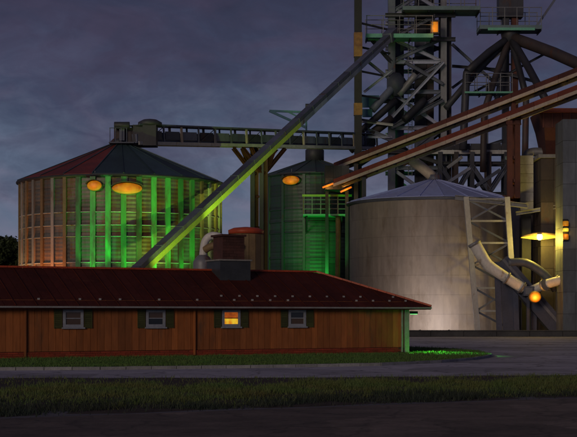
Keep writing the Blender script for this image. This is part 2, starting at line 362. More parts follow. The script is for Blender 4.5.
# verge: soil shoulder at the back, grass, falling into a shallow ditch before the near road
def verge_lo(x): return 32.0 + 0.53 * x * (1 if x > -6 else 0.7) if -40 < x < 8 else (34.5 + 0.12 * x)
def lo_y(x):
    P0 = [(-80, 20), (-6, 28.2), (7, 35.2), (12, 36.4), (80, 43.5)]
    for (xa, ya), (xb, yb) in zip(P0, P0[1:]):
        if x <= xb: return ya + (yb - ya) * (x - xa) / (xb - xa)
def hi_y(x):
    P0 = [(-80, 49.0), (-9, 46.6), (0, 46.6), (11, 49.0), (80, 58)]
    for (xa, ya), (xb, yb) in zip(P0, P0[1:]):
        if x <= xb: return ya + (yb - ya) * (x - xa) / (xb - xa)
def verge_z(x, s):
    return 0.01 + 0.10 * math.sin(math.pi * min(1, max(0, (s - 0.15) / 0.85))) ** 0.8 - 0.10 * math.exp(-((s - 0.12) / 0.08) ** 2) * 0 + 0.015 * math.sin(x * 1.7 + s * 9)
xs = [-80, -50, -30] + [-22 + i * 1.0 for i in range(45)] + [30, 50, 80]; ns = 24
v = []; f = []
for x in xs:
    for j in range(ns + 1):
        s = j / ns; y = lo_y(x) + (hi_y(x) - lo_y(x)) * s; v.append((x, y + 0.12 * math.sin(x * 2.1) * (j in (0, ns)), verge_z(x, s) if 0 < j < ns else -0.02))
for i in range(len(xs) - 1):
    for j in range(ns): k = i * (ns + 1) + j; f.append((k, k + ns + 1, k + ns + 2, k + 1))
tag(put('verge', mesh('verge', v, f, M['soil'], True)), kind='structure')
pts = []; shade_grass = []
while len(pts) < 60000:
    s = random.random(); x = random.uniform(-13, 14)
    top = 0.60 + 0.07 * math.sin(x * 0.9) + 0.05 * math.sin(x * 2.7 + 1)
    bot = 0.05 + 0.03 * math.sin(x * 1.3)
    if not (bot < s < top) and random.random() > 0.05: continue
    if math.sin(x * 3.1 + s * 20) + math.sin(x * 1.3 - s * 31) + random.gauss(0, 1.0) < -1.3: continue
    y = lo_y(x) + (hi_y(x) - lo_y(x)) * s; (shade_grass if s < 0.20 + 0.05 * math.sin(x * .7) + random.gauss(0, .05) else pts).append((x, y, verge_z(x, s) - 0.01))
for k in range(170):        # taller weed clumps
    x = random.uniform(-13, 14); s = random.uniform(.08, .75); y = lo_y(x) + (hi_y(x) - lo_y(x)) * s
    for q in range(random.randint(8, 40)): pts.append((x + random.gauss(0, .10), y + random.gauss(0, .10), verge_z(x, s) + random.uniform(0, .06)))
blades('ditch_shade_grass', shade_grass, 0.05, 0.16, 0.012, M['shade_grass'], 'grass coloured dark bluish for the shade at the bottom edge of the verge', 'grass')
blades('verge_grass', pts, 0.04, 0.13, 0.012, M['grass'], 'rough olive grass growing on the verge along the near road', 'grass')

LAWN = [G(-70, 371.0), G(100, 370), G(250, 368.3), G(380, 366.0), G(440, 363.0), G(472, 360.2), G(487, 358), G(491, 356.3), G(484, 354), G(466, 351.6), G(440, 350), G(412, 349), Vector((-20, 92, 0)), Vector((-40, 80, 0))]
LP = [(p.x, p.y) for p in LAWN]
sheet('lawn', LP, 0.10, M['turf'])
kerb = tag(put('kerb', mesh('kerb', [(p[0], p[1], zz) for zz in (-0.05, 0.085) for p in LP], [tuple(range(len(LP), 2 * len(LP)))] + [(i, (i + 1) % len(LP), len(LP) + (i + 1) % len(LP), len(LP) + i) for i in range(len(LP))], M['soil'])), kind='structure')
for i in range(11):
    a, b = Vector((*LP[i], 0)), Vector((*LP[i + 1], 0)); L = (b - a).length; n = max(1, round(L / 1.0))
    for k in range(n):
        p, q = a.lerp(b, k / n), a.lerp(b, (k + 1) / n); g = (q - p).normalized() * 0.012
        zz = Vector((0, 0, 0.06 + random.uniform(-0.006, 0.006)))
        beam('kerb_stone', p + g + zz, q - g + zz, 0.16, M['kerb'], kerb, 'box', 0.13)
HA = R(27.3); HR = Vector((6.21, 74.0, 0.10))
Hm = Matrix.Translation(HR) @ Matrix.Rotation(HA, 4, 'Z'); Hi = Hm.inverted()
pts = []
while len(pts) < 60000:
    x = random.uniform(-17, 16); y = random.uniform(50, 92)
    if not inside(x, y, LP): continue
    q = Hi @ Vector((x, y, 0))
    if -30 < q.x < 0.05 and -0.05 < q.y: 
        continue
    pts.append((x, y, 0.095))
blades('lawn_grass', pts, 0.04, 0.11, 0.016, M['lawn'], 'short mown green grass on the lawn around the brown house', 'grass')
tag(put('apron_edge', mesh('apron_edge', [(10, 134.2, 0), (60, 134.2, 0), (60, 135.6, 0), (10, 135.6, 0)], [(0, 1, 2, 3)], M['soil'])), kind='structure').location.z = 0.008
lw = thing('retaining_wall', (34, 136, 0), 'low dark concrete wall along the foot of the big tan tank', 'wall')
for k in range(14):
    x0 = 10.6 + k * 3.2; boxm('wall_block', (x0 + 0.02, 135.8, 0), (x0 + 3.18, 136.4, 0.52), M['lowwall'], lw)
boxm('coping', (10.5, 135.7, 0.52), (55.5, 136.5, 0.62), M['lowwall'], lw)

# ------------------------------------------------------------------ the long brown house
HL = 28.0; HW = 7.0
house = thing('house', HR, 'long low brown board house with dark maroon hipped roof', 'house', rotz=HA)
def hbox(name, lo, hi, m, parent): return boxm(name, lo, hi, m, parent, Hm)
wall = put('wall', mesh('wall', *[[(x, y, z) for z in (0, 2.72) for x, y in ((-HL, 0.06), (-0.06, 0.06), (-0.06, HW), (-HL, HW))],
     [(0, 1, 5, 4), (1, 2, 6, 5), (2, 3, 7, 6), (3, 0, 4, 7), (4, 5, 6, 7), (3, 2, 1, 0)]], M['room']), house, Hm)
def sx(px):     # position along the front wall for a photo column
    k = (px - 288.5) / F; c, s = math.cos(HA), math.sin(HA)
    return (k * HR.y - HR.x) / (c - k * s)
WIN = [sx(73), sx(155.5), sx(231), sx(297)]
WZ0, WZ1 = 1.42, 2.26; WH = 0.5
spans = []; x = -HL
for c in WIN:
    spans.append((x, c - WH, False)); spans.append((c - WH, c + WH, True)); x = c + WH
spans.append((x, -0.12, False))
for a, b, iswin in spans:
    n = max(1, round((b - a) / 0.34))
    for k in range(n):
        x0 = a + (b - a) * k / n; x1 = a + (b - a) * (k + 1) / n; dy = random.uniform(0, 0.008)
        for z0, z1 in (((0.30, WZ0), (WZ1, 2.7)) if iswin else ((0.30, 2.7),)):
            hbox('board', (x0 + 0.008, dy, z0), (x1 - 0.008, 0.05, z1), M['board'], wall)
for k in range(22):      # end wall boards (seen only from the side)
    y0 = 0.02 + k * 0.316; hbox('board', (-0.05, y0 + 0.008, 0.30), (0, y0 + 0.308, 2.7), M['board'], wall)
pl = hbox('glow_plinth', (-HL, -0.03, -0.1), (-0.1, 0.055, 0.28), M['brick'], house)  # course added to carry the painted red glow
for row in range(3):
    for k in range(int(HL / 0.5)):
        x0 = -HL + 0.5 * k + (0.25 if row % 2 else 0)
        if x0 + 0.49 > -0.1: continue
        hbox('brick', (x0 + 0.008, -0.055 - random.uniform(0, 0.006), row * 0.095 + 0.002), (x0 + 0.492, -0.031, row * 0.095 + 0.087), M['glow_plinth'], pl)
hbox('corner_post', (-0.118, -0.07, -0.02), (0.16, 0.2, 2.6), M['trim'], house)
for i, c in enumerate(WIN):
    wn = hbox('window', (c - WH + 0.01, 0.065 - 0.06, WZ0 + 0.02), (c + WH - 0.01, 0.055, WZ1 - 0.02), M['room'], house)
    lit = i == 2
    zc = (WZ0 + WZ1) / 2
    hbox('pane', (c - WH + 0.12, -0.005, WZ0 + 0.12), (c + WH - 0.12, 0.004, zc - 0.01), M['glow_low'] if lit else M['glass' if i % 3 else 'curtain'], wn)
    hbox('pane', (c - WH + 0.12, -0.005, zc + 0.01), (c + WH - 0.12, 0.004, WZ1 - 0.12), M['glow_window'] if lit else M['glass' if i == 3 else 'curtain'], wn)
    if lit: tag(wn, 'window lit orange and yellow from inside')
    hbox('frame', (c - WH + 0.0, -0.05, WZ0), (c - WH + 0.13, 0.003, WZ1), M['frame'], wn); hbox('frame', (c + WH - 0.13, -0.05, WZ0), (c + WH, 0.003, WZ1), M['frame'], wn)
    hbox('frame', (c - WH + 0.132, -0.05, WZ1 - 0.13), (c + WH - 0.132, 0.003, WZ1), M['frame'], wn); hbox('frame', (c - WH + 0.132, -0.05, WZ0), (c + WH - 0.132, 0.003, WZ0 + 0.13), M['frame'], wn)
    hbox('glazing_bar', (c - WH + 0.132, -0.03, (WZ0 + WZ1) / 2 - 0.02), (c + WH - 0.132, -0.006, (WZ0 + WZ1) / 2 + 0.02), M['frame'] if not lit else M['brick'], wn)
    hbox('sill', (c - WH - 0.06, -0.11, WZ0 - 0.07), (c + WH + 0.06, -0.004, WZ0 - 0.003), M['frame'], wn)
    for s in (-1, 1):
        xc = c + s * (WH + 0.24); sh = hbox('shutter', (xc - 0.19, -0.03, WZ0 - 0.05), (xc + 0.19, -0.004, WZ1 + 0.03), M['shutter'], house)
        for k in range(9):
            z0 = WZ0 + 0.02 + k * 0.09; hbox('slat', (xc - 0.15, -0.055, z0), (xc + 0.15, -0.032, z0 + 0.055), M['shutter'], sh)
        for sd_ in (-1, 1): hbox('stile', (xc + sd_ * 0.17 - 0.018, -0.058, WZ0 - 0.05), (xc + sd_ * 0.17 + 0.018, -0.031, WZ1 + 0.03), M['shutter'], sh)
# hipped roof: eave corner at (+.5,-.5)
EZ, RZ, HWd = 2.42, 4.28, 4.0
x1, x0, y0, y1 = 1.25, -HL - 0.5, -0.5, 7.5; HD = 4.75     # HD: run of the hip along the ridge
rv = [(x0, y0, EZ - .14), (x1, y0, EZ - .14), (x1, y1, EZ - .14), (x0, y1, EZ - .14), (x0, y0, EZ), (x1, y0, EZ), (x1, y1, EZ), (x0, y1, EZ), (x0 + HWd, 3.5, RZ), (x1 - HD, 3.5, RZ)]
rf = [(3, 2, 1, 0), (0, 1, 5, 4), (1, 2, 6, 5), (2, 3, 7, 6), (3, 0, 4, 7), (4, 5, 9, 8), (5, 6, 9), (6, 7, 8, 9), (7, 4, 8)]
roof = put('roof', mesh('roof', rv, rf, M['roof']), house, Hm)
sl = (RZ - EZ) / HWd; nrm = Vector((0, -sl, 1)).normalized()
def roofpt(d, t, h):          # d from right eave end, t plan distance up the slope, h height over it
    return Vector((x1 - d, y0 + t, EZ + sl * t)) + nrm * h
pw = 0.5; shared = {}
for k in range(int((HL + 1) / pw)):
    d0, d1 = k * pw, (k + 1) * pw; e0, e1 = min(d0 * HWd / HD, HWd - 0.02), min(d1 * HWd / HD, HWd - 0.02)
    if d1 > HL + 1 - HWd: break
    key = (round(e0, 2), round(e1, 2))
    if key not in shared:
        v = []
        for h in (0.004, 0.03):
            for (dd, tt) in ((0.012, -0.04), (pw - 0.012, -0.04), (pw - 0.012, e1 - 0.01), (0.012, max(e0, -0.03))):
                v.append(Vector((-dd, tt, sl * tt)) + nrm * h)
        shared[key] = mesh('roof_panel', v, [(0, 1, 2, 3), (7, 6, 5, 4), (0, 4, 5, 1), (1, 5, 6, 2), (2, 6, 7, 3), (3, 7, 4, 0)], M['roof'])
    put('roof_panel', shared[key], roof, Hm @ Matrix.Translation((x1 - d0, y0, EZ)))
    if e0 > 0.1 and k % 2: beam('seam', Hm @ roofpt(d0, -0.04, 0.045), Hm @ roofpt(d0, e0 - 0.02, 0.045), 0.035, M['roof'], roof, 'box', 0.05)
n = 13
for k in range(n):
    a = roofpt(HD * k / n, HWd * k / n, 0.07); b2 = roofpt(HD * (k + 0.97) / n, HWd * (k + 0.97) / n, 0.075)
    beam('ridge_cap', Hm @ a, Hm @ b2, 0.17, M['ridge'], roof, 'box', 0.09)
for k in range(40):
    a = Vector((x1 - HD - 0.5 * k, 3.5, RZ + 0.06)); b2 = a + Vector((-0.485, 0, 0.0)); beam('ridge_cap', Hm @ a, Hm @ b2, 0.2, M['ridge'], roof, 'box', 0.09)
for k in range(26):
    for row, (t, off) in enumerate(((0.55, 0.25), (1.0, 0.75))):
        dd = off + k * 1.0
        if dd < t * 1.2 + 0.35 or (dd > 13 and row): continue
        if random.random() < 0.25: continue
        p = roofpt(dd, t, 0.03); hbox('snow_guard', p - Vector((0.05, 0.03, 0.0)), p + Vector((0.05, 0.03, 0.085)), M['pale'], roof)
hbox('gutter', (x0, y0 - 0.10, EZ - 0.09), (x1 - 0.02, y0 - 0.003, EZ - 0.012), M['trim'], house)
for xd in (-0.30, (WIN[1] + WIN[2]) / 2, (WIN[0] + WIN[1]) / 2 - 4.4):
    hbox('downpipe', (xd - .045, -.12, 0.05), (xd + .045, -.062, 2.30), M['trim'] if xd > -1 else M['board'], house)
# chimney: wide flashed base, brick stack, cap
def ridge_s(px):
    k = (px - 288.5) / F; c, s = math.cos(HA), math.sin(HA); bx, by = HR.x - s * 3.2, HR.y + c * 3.2
    return (k * by - bx) / (c - k * s)
cx = ridge_s(228.5)
ch = hbox('chimney', (cx - 0.60, 2.6, 3.6), (cx + 0.60, 3.8, 6.05), M['brick'], house)
hbox('chimney_base', (cx - 0.86, 2.35, 3.5), (cx + 0.86, 4.05, 4.78), M['flash'], ch)
hbox('ledge', (cx - 0.93, 2.28, 4.783), (cx + 0.93, 4.12, 4.86), M['stone'], ch)
for row in range(8):
    for k in range(3):
        o = 0.4 * k - 0.60 + (0.0 if row % 2 else -0.0)
        z0 = 4.87 + row * 0.147
        if row % 2: segs = ((-0.62, -0.22), (-0.21, 0.19), (0.2, 0.62))
        else: segs = ((-0.62, -0.42), (-0.41, 0.0), (0.01, 0.41), (0.42, 0.62))
        if k == 0:
            for a, b2 in segs: hbox('brick', (cx + a, 2.58 - random.uniform(0, .006), z0), (cx + b2, 2.598, z0 + 0.135), M['brick'], ch)
hbox('chimney_cap', (cx - 0.70, 2.5, 6.053), (cx + 0.70, 3.9, 6.16), M['brick'], ch)

# ------------------------------------------------------------------ grain bins
def grain_bin(cx, cy, r, ez, az, rings, per, mats, label, cap, redset=(), corr=3, span=115, nroof=22, rib_every=1, cap_r=0.9):
    mw_, mr_, mroof = mats
    th = thing('grain_bin', (cx, cy, 0), label, 'grain bin', 'round steel grain bins')
    core = lathe('wall', [(r - 0.08, 0), (r - 0.08, ez)], M['core'], th, (cx, cy, 0), 64)
    rh = ez / rings; da = 2 * math.pi / per
    na, nz = 4, corr * 2 if corr else 1
    v, f = [], []
    for j in range(nz + 1):
        zz = 0.01 + (rh - (0.02 if corr else 0.012)) * j / nz; rr = r + ((0.016 if j % 2 else -0.014) if corr else 0)
        for i in range(na + 1):
            a = -da / 2 + da * (0.994 if corr else 0.9985) * i / na; v.append((rr * math.cos(a), rr * math.sin(a), zz))
    for j in range(nz):
        for i in range(na): k = j * (na + 1) + i; f.append((k, k + 1, k + na + 2, k + na + 1))
    k0 = len(v)      # turned-in flanges
    for j in (0, nz):
        for i in range(na + 1):
            x, y, z = v[j * (na + 1) + i]; v.append((x * (r - .07) / r, y * (r - .07) / r, z))
    for q, j in ((0, 0), (1, nz)):
        for i in range(na): f.append((j * (na + 1) + i, j * (na + 1) + i + 1, k0 + q * (na + 1) + i + 1, k0 + q * (na + 1) + i))
    me = mesh('wall_panel', v, f, mw_, False)
    for a_i in range(per):
        ang = -math.pi / 2 + (a_i - per // 2) * da
        dev = abs((math.degrees(ang) + 90 + 180) % 360 - 180)
        if dev > span: continue
        for j in range(rings):
            put('wall_panel', me, core, Matrix.Translation((cx, cy, j * rh)) @ Matrix.Rotation(ang + (da / 2 if (j % 2 and corr == 0) else 0), 4, 'Z'))
        if rib_every == 2:      # two hat-section stiffeners to a panel, some with green lamplight painted on
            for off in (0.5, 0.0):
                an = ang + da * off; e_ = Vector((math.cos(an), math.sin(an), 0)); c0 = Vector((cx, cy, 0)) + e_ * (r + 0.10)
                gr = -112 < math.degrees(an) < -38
                beam('stiffener', c0, c0 + Vector((0, 0, ez - 0.05)), 0.50 if gr else 0.36, M['rib_greenlit'] if gr else (M['ochre'] if off else mr_), th, 'box', 0.20, e_)
        elif rib_every:
            e_ = Vector((math.cos(ang + da / 2), math.sin(ang + da / 2), 0)); c0 = Vector((cx, cy, 0)) + e_ * (r + 0.10)
            beam('stiffener', c0, c0 + Vector((0, 0, ez - 0.05)), 0.36, mr_, th, 'box', 0.22, e_)
    for z in ([ez * q for q in (0.46, 0.62, 0.69, 0.77)] if corr else []):
        lathe('wind_ring', [(r + 0.02, z - 0.06), (r + 0.16, z - 0.05), (r + 0.16, z + 0.05), (r + 0.02, z + 0.06)], mr_, th, (cx, cy, 0), 48)
    rf = lathe('roof', [(r + 0.3, ez - 0.05), (r + 0.3, ez + 0.02), (cap_r, az), (cap_r * 0.3, az + 0.02)], mroof, th, (cx, cy, 0), nroof, False)
    dr = 2 * math.pi / nroof
    def rp(rad, a, h=0.0):
        z = ez + 0.02 + (az - ez) * (r + 0.3 - rad) / (r + 0.3 - cap_r); return Vector((rad * math.cos(a), rad * math.sin(a), z + h))
    pm = {}
    for k in range(nroof):
        red = k in redset; mt = M['roofred'] if red else mroof
        if red not in pm:
            vv = [rp(r + 0.36, -dr * .49, .02), rp(r + 0.36, dr * .49, .02), rp(cap_r, dr * .46, .02), rp(cap_r, -dr * .46, .02)]
            vv += [p + Vector((0, 0, 0.05)) for p in vv]
            pm[red] = mesh('roof_panel', vv, [(3, 2, 1, 0), (4, 5, 6, 7), (0, 1, 5, 4), (1, 2, 6, 5), (2, 3, 7, 6), (3, 0, 4, 7)], mt)
        put('roof_panel', pm[red], rf, Matrix.Translation((cx, cy, 0)) @ Matrix.Rotation(dr * (k + .5), 4, 'Z'))
        a = dr * k; o = Vector((cx, cy, 0)); beam('roof_rib', o + rp(r + .34, a, .09), o + rp(cap_r, a, .09), 0.09, mroof, rf, 'box', 0.1)
    lathe('eave_ring', [(r + 0.06, ez - 0.30), (r + 0.42, ez - 0.12), (r + 0.42, ez + 0.0), (r + 0.06, ez)], M['dark'], th, (cx, cy, 0), 64)
    lathe('roof_cap', [(cap_r + 0.15, az - 0.1), (cap_r + 0.15, az + cap), (cap_r - 0.1, az + cap + 0.25)], M['dark'], th, (cx, cy, 0), 16)
    return th
B1 = (-16.75, 140.0); R1 = 9.9
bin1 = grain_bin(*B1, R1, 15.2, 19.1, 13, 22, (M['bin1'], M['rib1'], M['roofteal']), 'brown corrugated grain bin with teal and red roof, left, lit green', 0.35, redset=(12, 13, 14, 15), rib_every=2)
B2 = (3.5, 187.0); R2 = 6.65
bin2 = grain_bin(*B2, R2, 20.5, 22.6, 14, 14, (M['bin2'], M['bin2'], M['bin2']), 'dark teal grain bin behind the slanting conveyor, between two larger bins', 1.5, nroof=16, cap_r=1.1)
B3 = (17.15, 165.0); R3 = 9.95
bin3 = grain_bin(*B3, R3, 15.2, 17.9, 7, 18, (M['bin3'], M['rib3'], M['roofpurple']), 'big tan plate tank with violet cone roof, its foot lit white', 0.1, corr=0, nroof=24, rib_every=0, cap_r=0.7)
# bin door and pipes on the teal bin
pipe('downpipe', [P(338, 214, 178.5), P(338.3, 240, 178.3), P(337.8, 268, 178.2), P(337.5, 300, 178)], 0.34, M['ochre'], bin2, 10)

# ------------------------------------------------------------------ lamps
def up_flood(loc, aim, color, power, lens, label, group, cone=38, mast=True):
    th = thing('floodlight', (loc[0], loc[1], 0), label, 'floodlight', group)
    L = Vector(loc); A = Vector(aim).normalized()
    if mast: beam('post', (L.x, L.y, 0), L - Vector((0, 0, 0.25)), 0.12, M['dark'], th, 'tube')
    beam('housing', L - A * 0.30, L, 0.42, M['black'], th, 'tube')
    beam('lens', L, L + A * 0.03, 0.36, lens, th, 'tube')
    bulb(th, L + A * 0.12, color, power, (cone, A), 0.12)
    return th
GREEN = (0.05, 1.0, 0.10); YG = (0.45, 1.0, 0.10)
def on_bin(B, r, ang, off, z): return Vector((B[0] + (r + off) * math.cos(R(ang)), B[1] + (r + off) * math.sin(R(ang)), z))
GL = [(-97.4, 3000, GREEN, 'leftmost of the green floodlights at the foot of the brown bin'), (-81.0, 3600, GREEN, 'second green floodlight from the left at the foot of the brown bin'),
      (-64.7, 3200, YG, 'third green floodlight from the left at the foot of the brown bin'), (-48.3, 2600, GREEN, 'green floodlight at the foot of the brown bin nearest the slanting conveyor')]
for ang, pwr, col, lab in GL:
    p = on_bin(B1, R1, ang, 2.8, 3.4); e_ = Vector((math.cos(R(ang)), math.sin(R(ang)), 0))
    up_flood(p, Vector((0, 0, 1)) - e_ * 0.34, col, pwr * 0.62, M['lens_green'], lab, 'green floodlights behind the house', 54)
p = on_bin(B1, R1, -124, 2.0, 4.4)
up_flood(p, (0.25, 0.9, 0.7), (1.0, 0.26, 0.04), 1000, M['lens_orange'], 'orange floodlight washing the lower left of the brown bin', None, 120)
p = on_bin(B1, R1, -150, 2.4, 4.0)
up_flood(p, (0.8, 0.5, 1.0), (1.0, 0.66, 0.30), 650, M['lens_orange'], 'amber floodlight washing the left edge of the brown bin', None, 100)
p = P(318, 281, 171)
up_flood(p, (0.0, 0.9, 0.75), GREEN, 2600, M['lens_green'], 'green floodlight at the foot of the dark teal bin', None, 95)
for px0, pw0, lab in ((420, 1200, 'white floodlight low in front of the tan tank, left one'), (449, 2900, 'white floodlight low in front of the tan tank, beside the lattice tower')):
    p = Vector(((px0 - 288.5) * 147.8 / F, 147.8, 0.35))
    up_flood(p, (0.02, 0.9, 0.24), (1.0, 0.88, 0.80), pw0, M['lens_white'], lab, 'white floodlights at the tan tank', 125)

# oval orange lamps under the bin eaves
def oval_lamp(B, r, ang, z, a, b, label, power=14):
    e_ = Vector((math.cos(R(ang)), math.sin(R(ang)), 0)); tx = Vector((-e_.y, e_.x, 0)); c = Vector((B[0], B[1], z)) + e_ * (r + 0.2)
    th = thing('oval_lamp', c, label, 'lamp', 'oval orange lamps under the bin eaves')
    def disc(name, sa, sb, d0, d1, m, dome=0.0):
        n = 28; v = []; f = []
        for dd, k in ((d0, 1.0), (d1, 1.0), (d1 + dome * .7, 0.75), (d1 + dome, 0.35)):
            for i in range(n):
                t = 2 * math.pi * i / n; v.append(c + e_ * dd + tx * (sa * k * math.cos(t)) + Vector((0, 0, sb * k * math.sin(t))))
        for j in range(3):
            for i in range(n): f.append((j * n + i, j * n + (i + 1) % n, (j + 1) * n + (i + 1) % n, (j + 1) * n + i))
        f.append(tuple(range(3 * n, 4 * n)))
        me = mesh(name, v, f, m, True); put(name, me, th)
    disc('housing', a, b, -0.2, 0.18, M['ochre']); disc('lens', a * .95, b * .93, 0.175, 0.22, M['lens_mottled'], 0.2)
    n_ = 14; v_ = []; f_ = []                      # visor over the upper half
    for dd_ in (-.05, .55):
        for kk in (1.06, 1.12):
            for i_ in range(n_ + 1):
                t_ = math.pi * (.08 + .84 * i_ / n_); v_.append(c + e_ * dd_ + tx * (a * kk * math.cos(t_)) + Vector((0, 0, b * kk * math.sin(t_))))
    m_ = n_ + 1
    for i_ in range(n_): f_ += [(i_, i_ + 1, 2 * m_ + i_ + 1, 2 * m_ + i_), (m_ + i_, m_ + i_ + 1, 3 * m_ + i_ + 1, 3 * m_ + i_), (2 * m_ + i_, 2 * m_ + i_ + 1, 3 * m_ + i_ + 1, 3 * m_ + i_)]
    put('visor', mesh('visor', v_, f_, M['brown']), th)
    beam('conduit', c + Vector((0, 0, b)) - e_ * .05, c + Vector((0, 0, b + .9)) - e_ * .05, .07, M['grey'], th, 'tube')
    bulb(th, c + e_ * 0.9 - Vector((0, 0, 0.3)), (1, 0.42, 0.05), power, None, 0.3)
oval_lamp(B1, R1, -80, 13.85, 1.45, 0.55, 'large oval orange lamp under the eave of the brown bin')
oval_lamp(B1, R1, -97, 14.1, 0.72, 0.5, 'smaller oval orange lamp left of the large one on brown bin')
oval_lamp(B2, R2, -117, 19.5, 1.25, 0.6, 'oval orange lamp under the eave of the dark teal bin')

# ------------------------------------------------------------------ conveyor gallery from bin roof to elevator tower
GA, GB = P(140, 143, 140), P(372, 148, 181)
gal = thing('conveyor_gallery', GA, 'long dark conveyor gallery running from brown bin roof to the tower', 'conveyor')
gd = GB - GA; L = gd.length; gu = gd.normalized(); side = Vector((gu.y, -gu.x, 0)).normalized()   # towards the camera
upv = side.cross(gu) * -1
if upv.z < 0: upv = -upv
def gp(s, o, h): return GA + gu * s + side * o + upv * h
beam('floor', gp(-1.5, 0, 0.0), gp(L, 0, 0.0), 1.5, M['slate'], gal, 'box', 0.12)
beam('roof', gp(-1.0, 0, 1.72), gp(L, 0, 1.72), 1.7, M['dark'], gal, 'box', 0.1)
beam('conveyor_trough', gp(-1.0, 0, 0.48), gp(L, 0, 0.48), 0.9, M['slate'], gal, 'box', 0.75)
nb = 16
for k in range(nb + 1):
    s = L * k / nb
    for o in (-0.76, 0.76):
        beam('post', gp(s, o, 0.06), gp(s, o, 1.67), 0.22 if k % 2 else 0.34, M['slate'] if k % 2 else M['tan'] if k % 4 else M['grey'], gal, 'box', 0.1, side)
    if k < nb:
        for o in (-0.72, 0.72): beam('side_panel', gp(s + 0.3, o, 0.75), gp(s + L / nb - 0.3, o, 0.75), 0.05, M['slate'] if (k * 5) % 3 else M['dark'], gal, 'box', 0.85, upv)
        if k % 3 == 0: beam('brace', gp(s, 0.79, 0.1), gp(s + L / nb, 0.79, 1.65), 0.09, M['dark'], gal, 'angle')
for k in range(8):
    beam('bottom_channel', gp(-1.2 + (L + 1.2) * k / 8, 0.80, -0.06), gp(-1.2 + (L + 1.2) * (k + 1) / 8 - 0.05, 0.80, -0.06), 0.12, M['pale'], gal, 'box', 0.34)
    beam('bottom_channel', gp(-1.2 + (L + 1.2) * k / 8, -0.80, -0.06), gp(-1.2 + (L + 1.2) * (k + 1) / 8 - 0.05, -0.80, -0.06), 0.12, M['pale'], gal, 'box', 0.34)
    beam('top_channel', gp(-1.0 + (L + 1.0) * k / 8, 0.83, 1.78), gp(-1.0 + (L + 1.0) * (k + 1) / 8 - 0.05, 0.83, 1.78), 0.07, M['slate'], gal, 'box', 0.16)
# conveyor head housing on the bin apex
hd = thing('drive_house', (B1[0] + 1.3, 140, 19.2), 'dark conveyor head housing on top of the brown bin', 'drive unit')
c0 = P(141, 143, 140)
boxm('housing', (c0.x - 0.7, 139.0, 18.95), (c0.x + 1.6, 141.0, 21.0), M['dark'], hd)
boxm('housing', (c0.x - 2.6, 139.2, 19.3), (c0.x - 0.72, 140.8, 20.75), M['brown'], hd)
beam('drive_motor', (c0.x - 2.5, 138.7, 20.9), (c0.x - 1.0, 138.7, 20.9), 0.7, M['dark'], hd, 'tube')
beam('motor_mount', (c0.x - 1.75, 138.9, 19.4), (c0.x - 1.75, 138.9, 20.7), 0.5, M['slate'], hd, 'ibeam')
lathe('hood', [(1.2, 0), (1.2, 0.35), (0.7, 0.62), (0.2, 0.7)], M['dark'], hd, (c0.x + 0.9, 140, 21.0), 16)
for k in range(4): beam('railing_post', (c0.x - 2.9 + k * 0.55, 138.4, 19.2), (c0.x - 2.9 + k * 0.55, 138.4, 20.6), 0.07, M['slate'], hd, 'tube')
beam('handrail', (c0.x - 2.95, 138.4, 20.6), (c0.x - 1.2, 138.4, 20.6), 0.07, M['slate'], hd, 'tube')
boxm('deck', (c0.x - 3.0, 138.2, 19.08), (c0.x - 0.5, 141.2, 19.2), M['slate'], hd)
beam('deck_strut', (c0.x - 2.8, 138.6, 19.1), (c0.x - 1.6, 139.2, 18.3), 0.15, M['dark'], hd)
# trestle under the gallery
sT = L * 0.45; c = gp(sT, 0, -0.25)
tr = thing('trestle', (c.x, c.y, 0), 'red brown fan shaped trestle carrying the conveyor gallery', 'trestle')
for o in (-0.6, 0.6):
    kx = side * o
    beam('column', Vector((c.x, c.y, 0)) + kx + gu * 0.35, Vector((c.x, c.y, c.z)) + kx + gu * 0.35, 0.5, M['redbrown'], tr, 'ibeam')
    beam('column', Vector((c.x, c.y, 0)) + kx - gu * 0.5, Vector((c.x, c.y, c.z)) + kx - gu * 0.5, 0.5, M['dark'], tr, 'ibeam')
    for s, z in ((-4.4, 0), (-2.6, -0.0), (2.4, 0), (4.6, 0)):
        beam('strut', Vector((c.x, c.y, c.z - 3.4 + abs(s) * 0.1)) + kx + gu * (0.12 if s > 0 else -0.3), gp(sT + s, o, -0.27), 0.36, M['redbrown'], tr, 'ibeam')
for z in (4, 8, 12, 15.5): beam('tie', Vector((c.x, c.y, z)) - side * 0.6, Vector((c.x, c.y, z)) + side * 0.6, 0.25, M['redbrown'], tr)
# jib bracket on the gallery roof
jb = thing('jib_hoist', gp(L * .665, 0, 1.77), 'small teal jib hoist on the gallery roof', 'hoist')
j0 = gp(L * .665, 0, 1.77)
beam('mast', j0, j0 + Vector((0, 0, 3.1)), 0.22, M['tealblue'], jb, 'tube')
beam('jib', j0 + Vector((0.8, 0, 2.3)), j0 + Vector((-4.4, 0, 2.5)), 0.24, M['tealblue'], jb)
beam('tie', j0 + Vector((-4.4, 0, 2.5)), j0 + Vector((0, 0, 0.5)), 0.28, M['tealblue'], jb)
beam('tie', j0 + Vector((-2.2, 0, 2.4)), j0 + Vector((0, 0, 1.3)), 0.16, M['tealblue'], jb)
beam('winch', j0 + Vector((-0.1, 0, 3.1)), j0 + Vector((0.5, 0, 3.1)), 0.5, M['dark'], jb, 'tube')

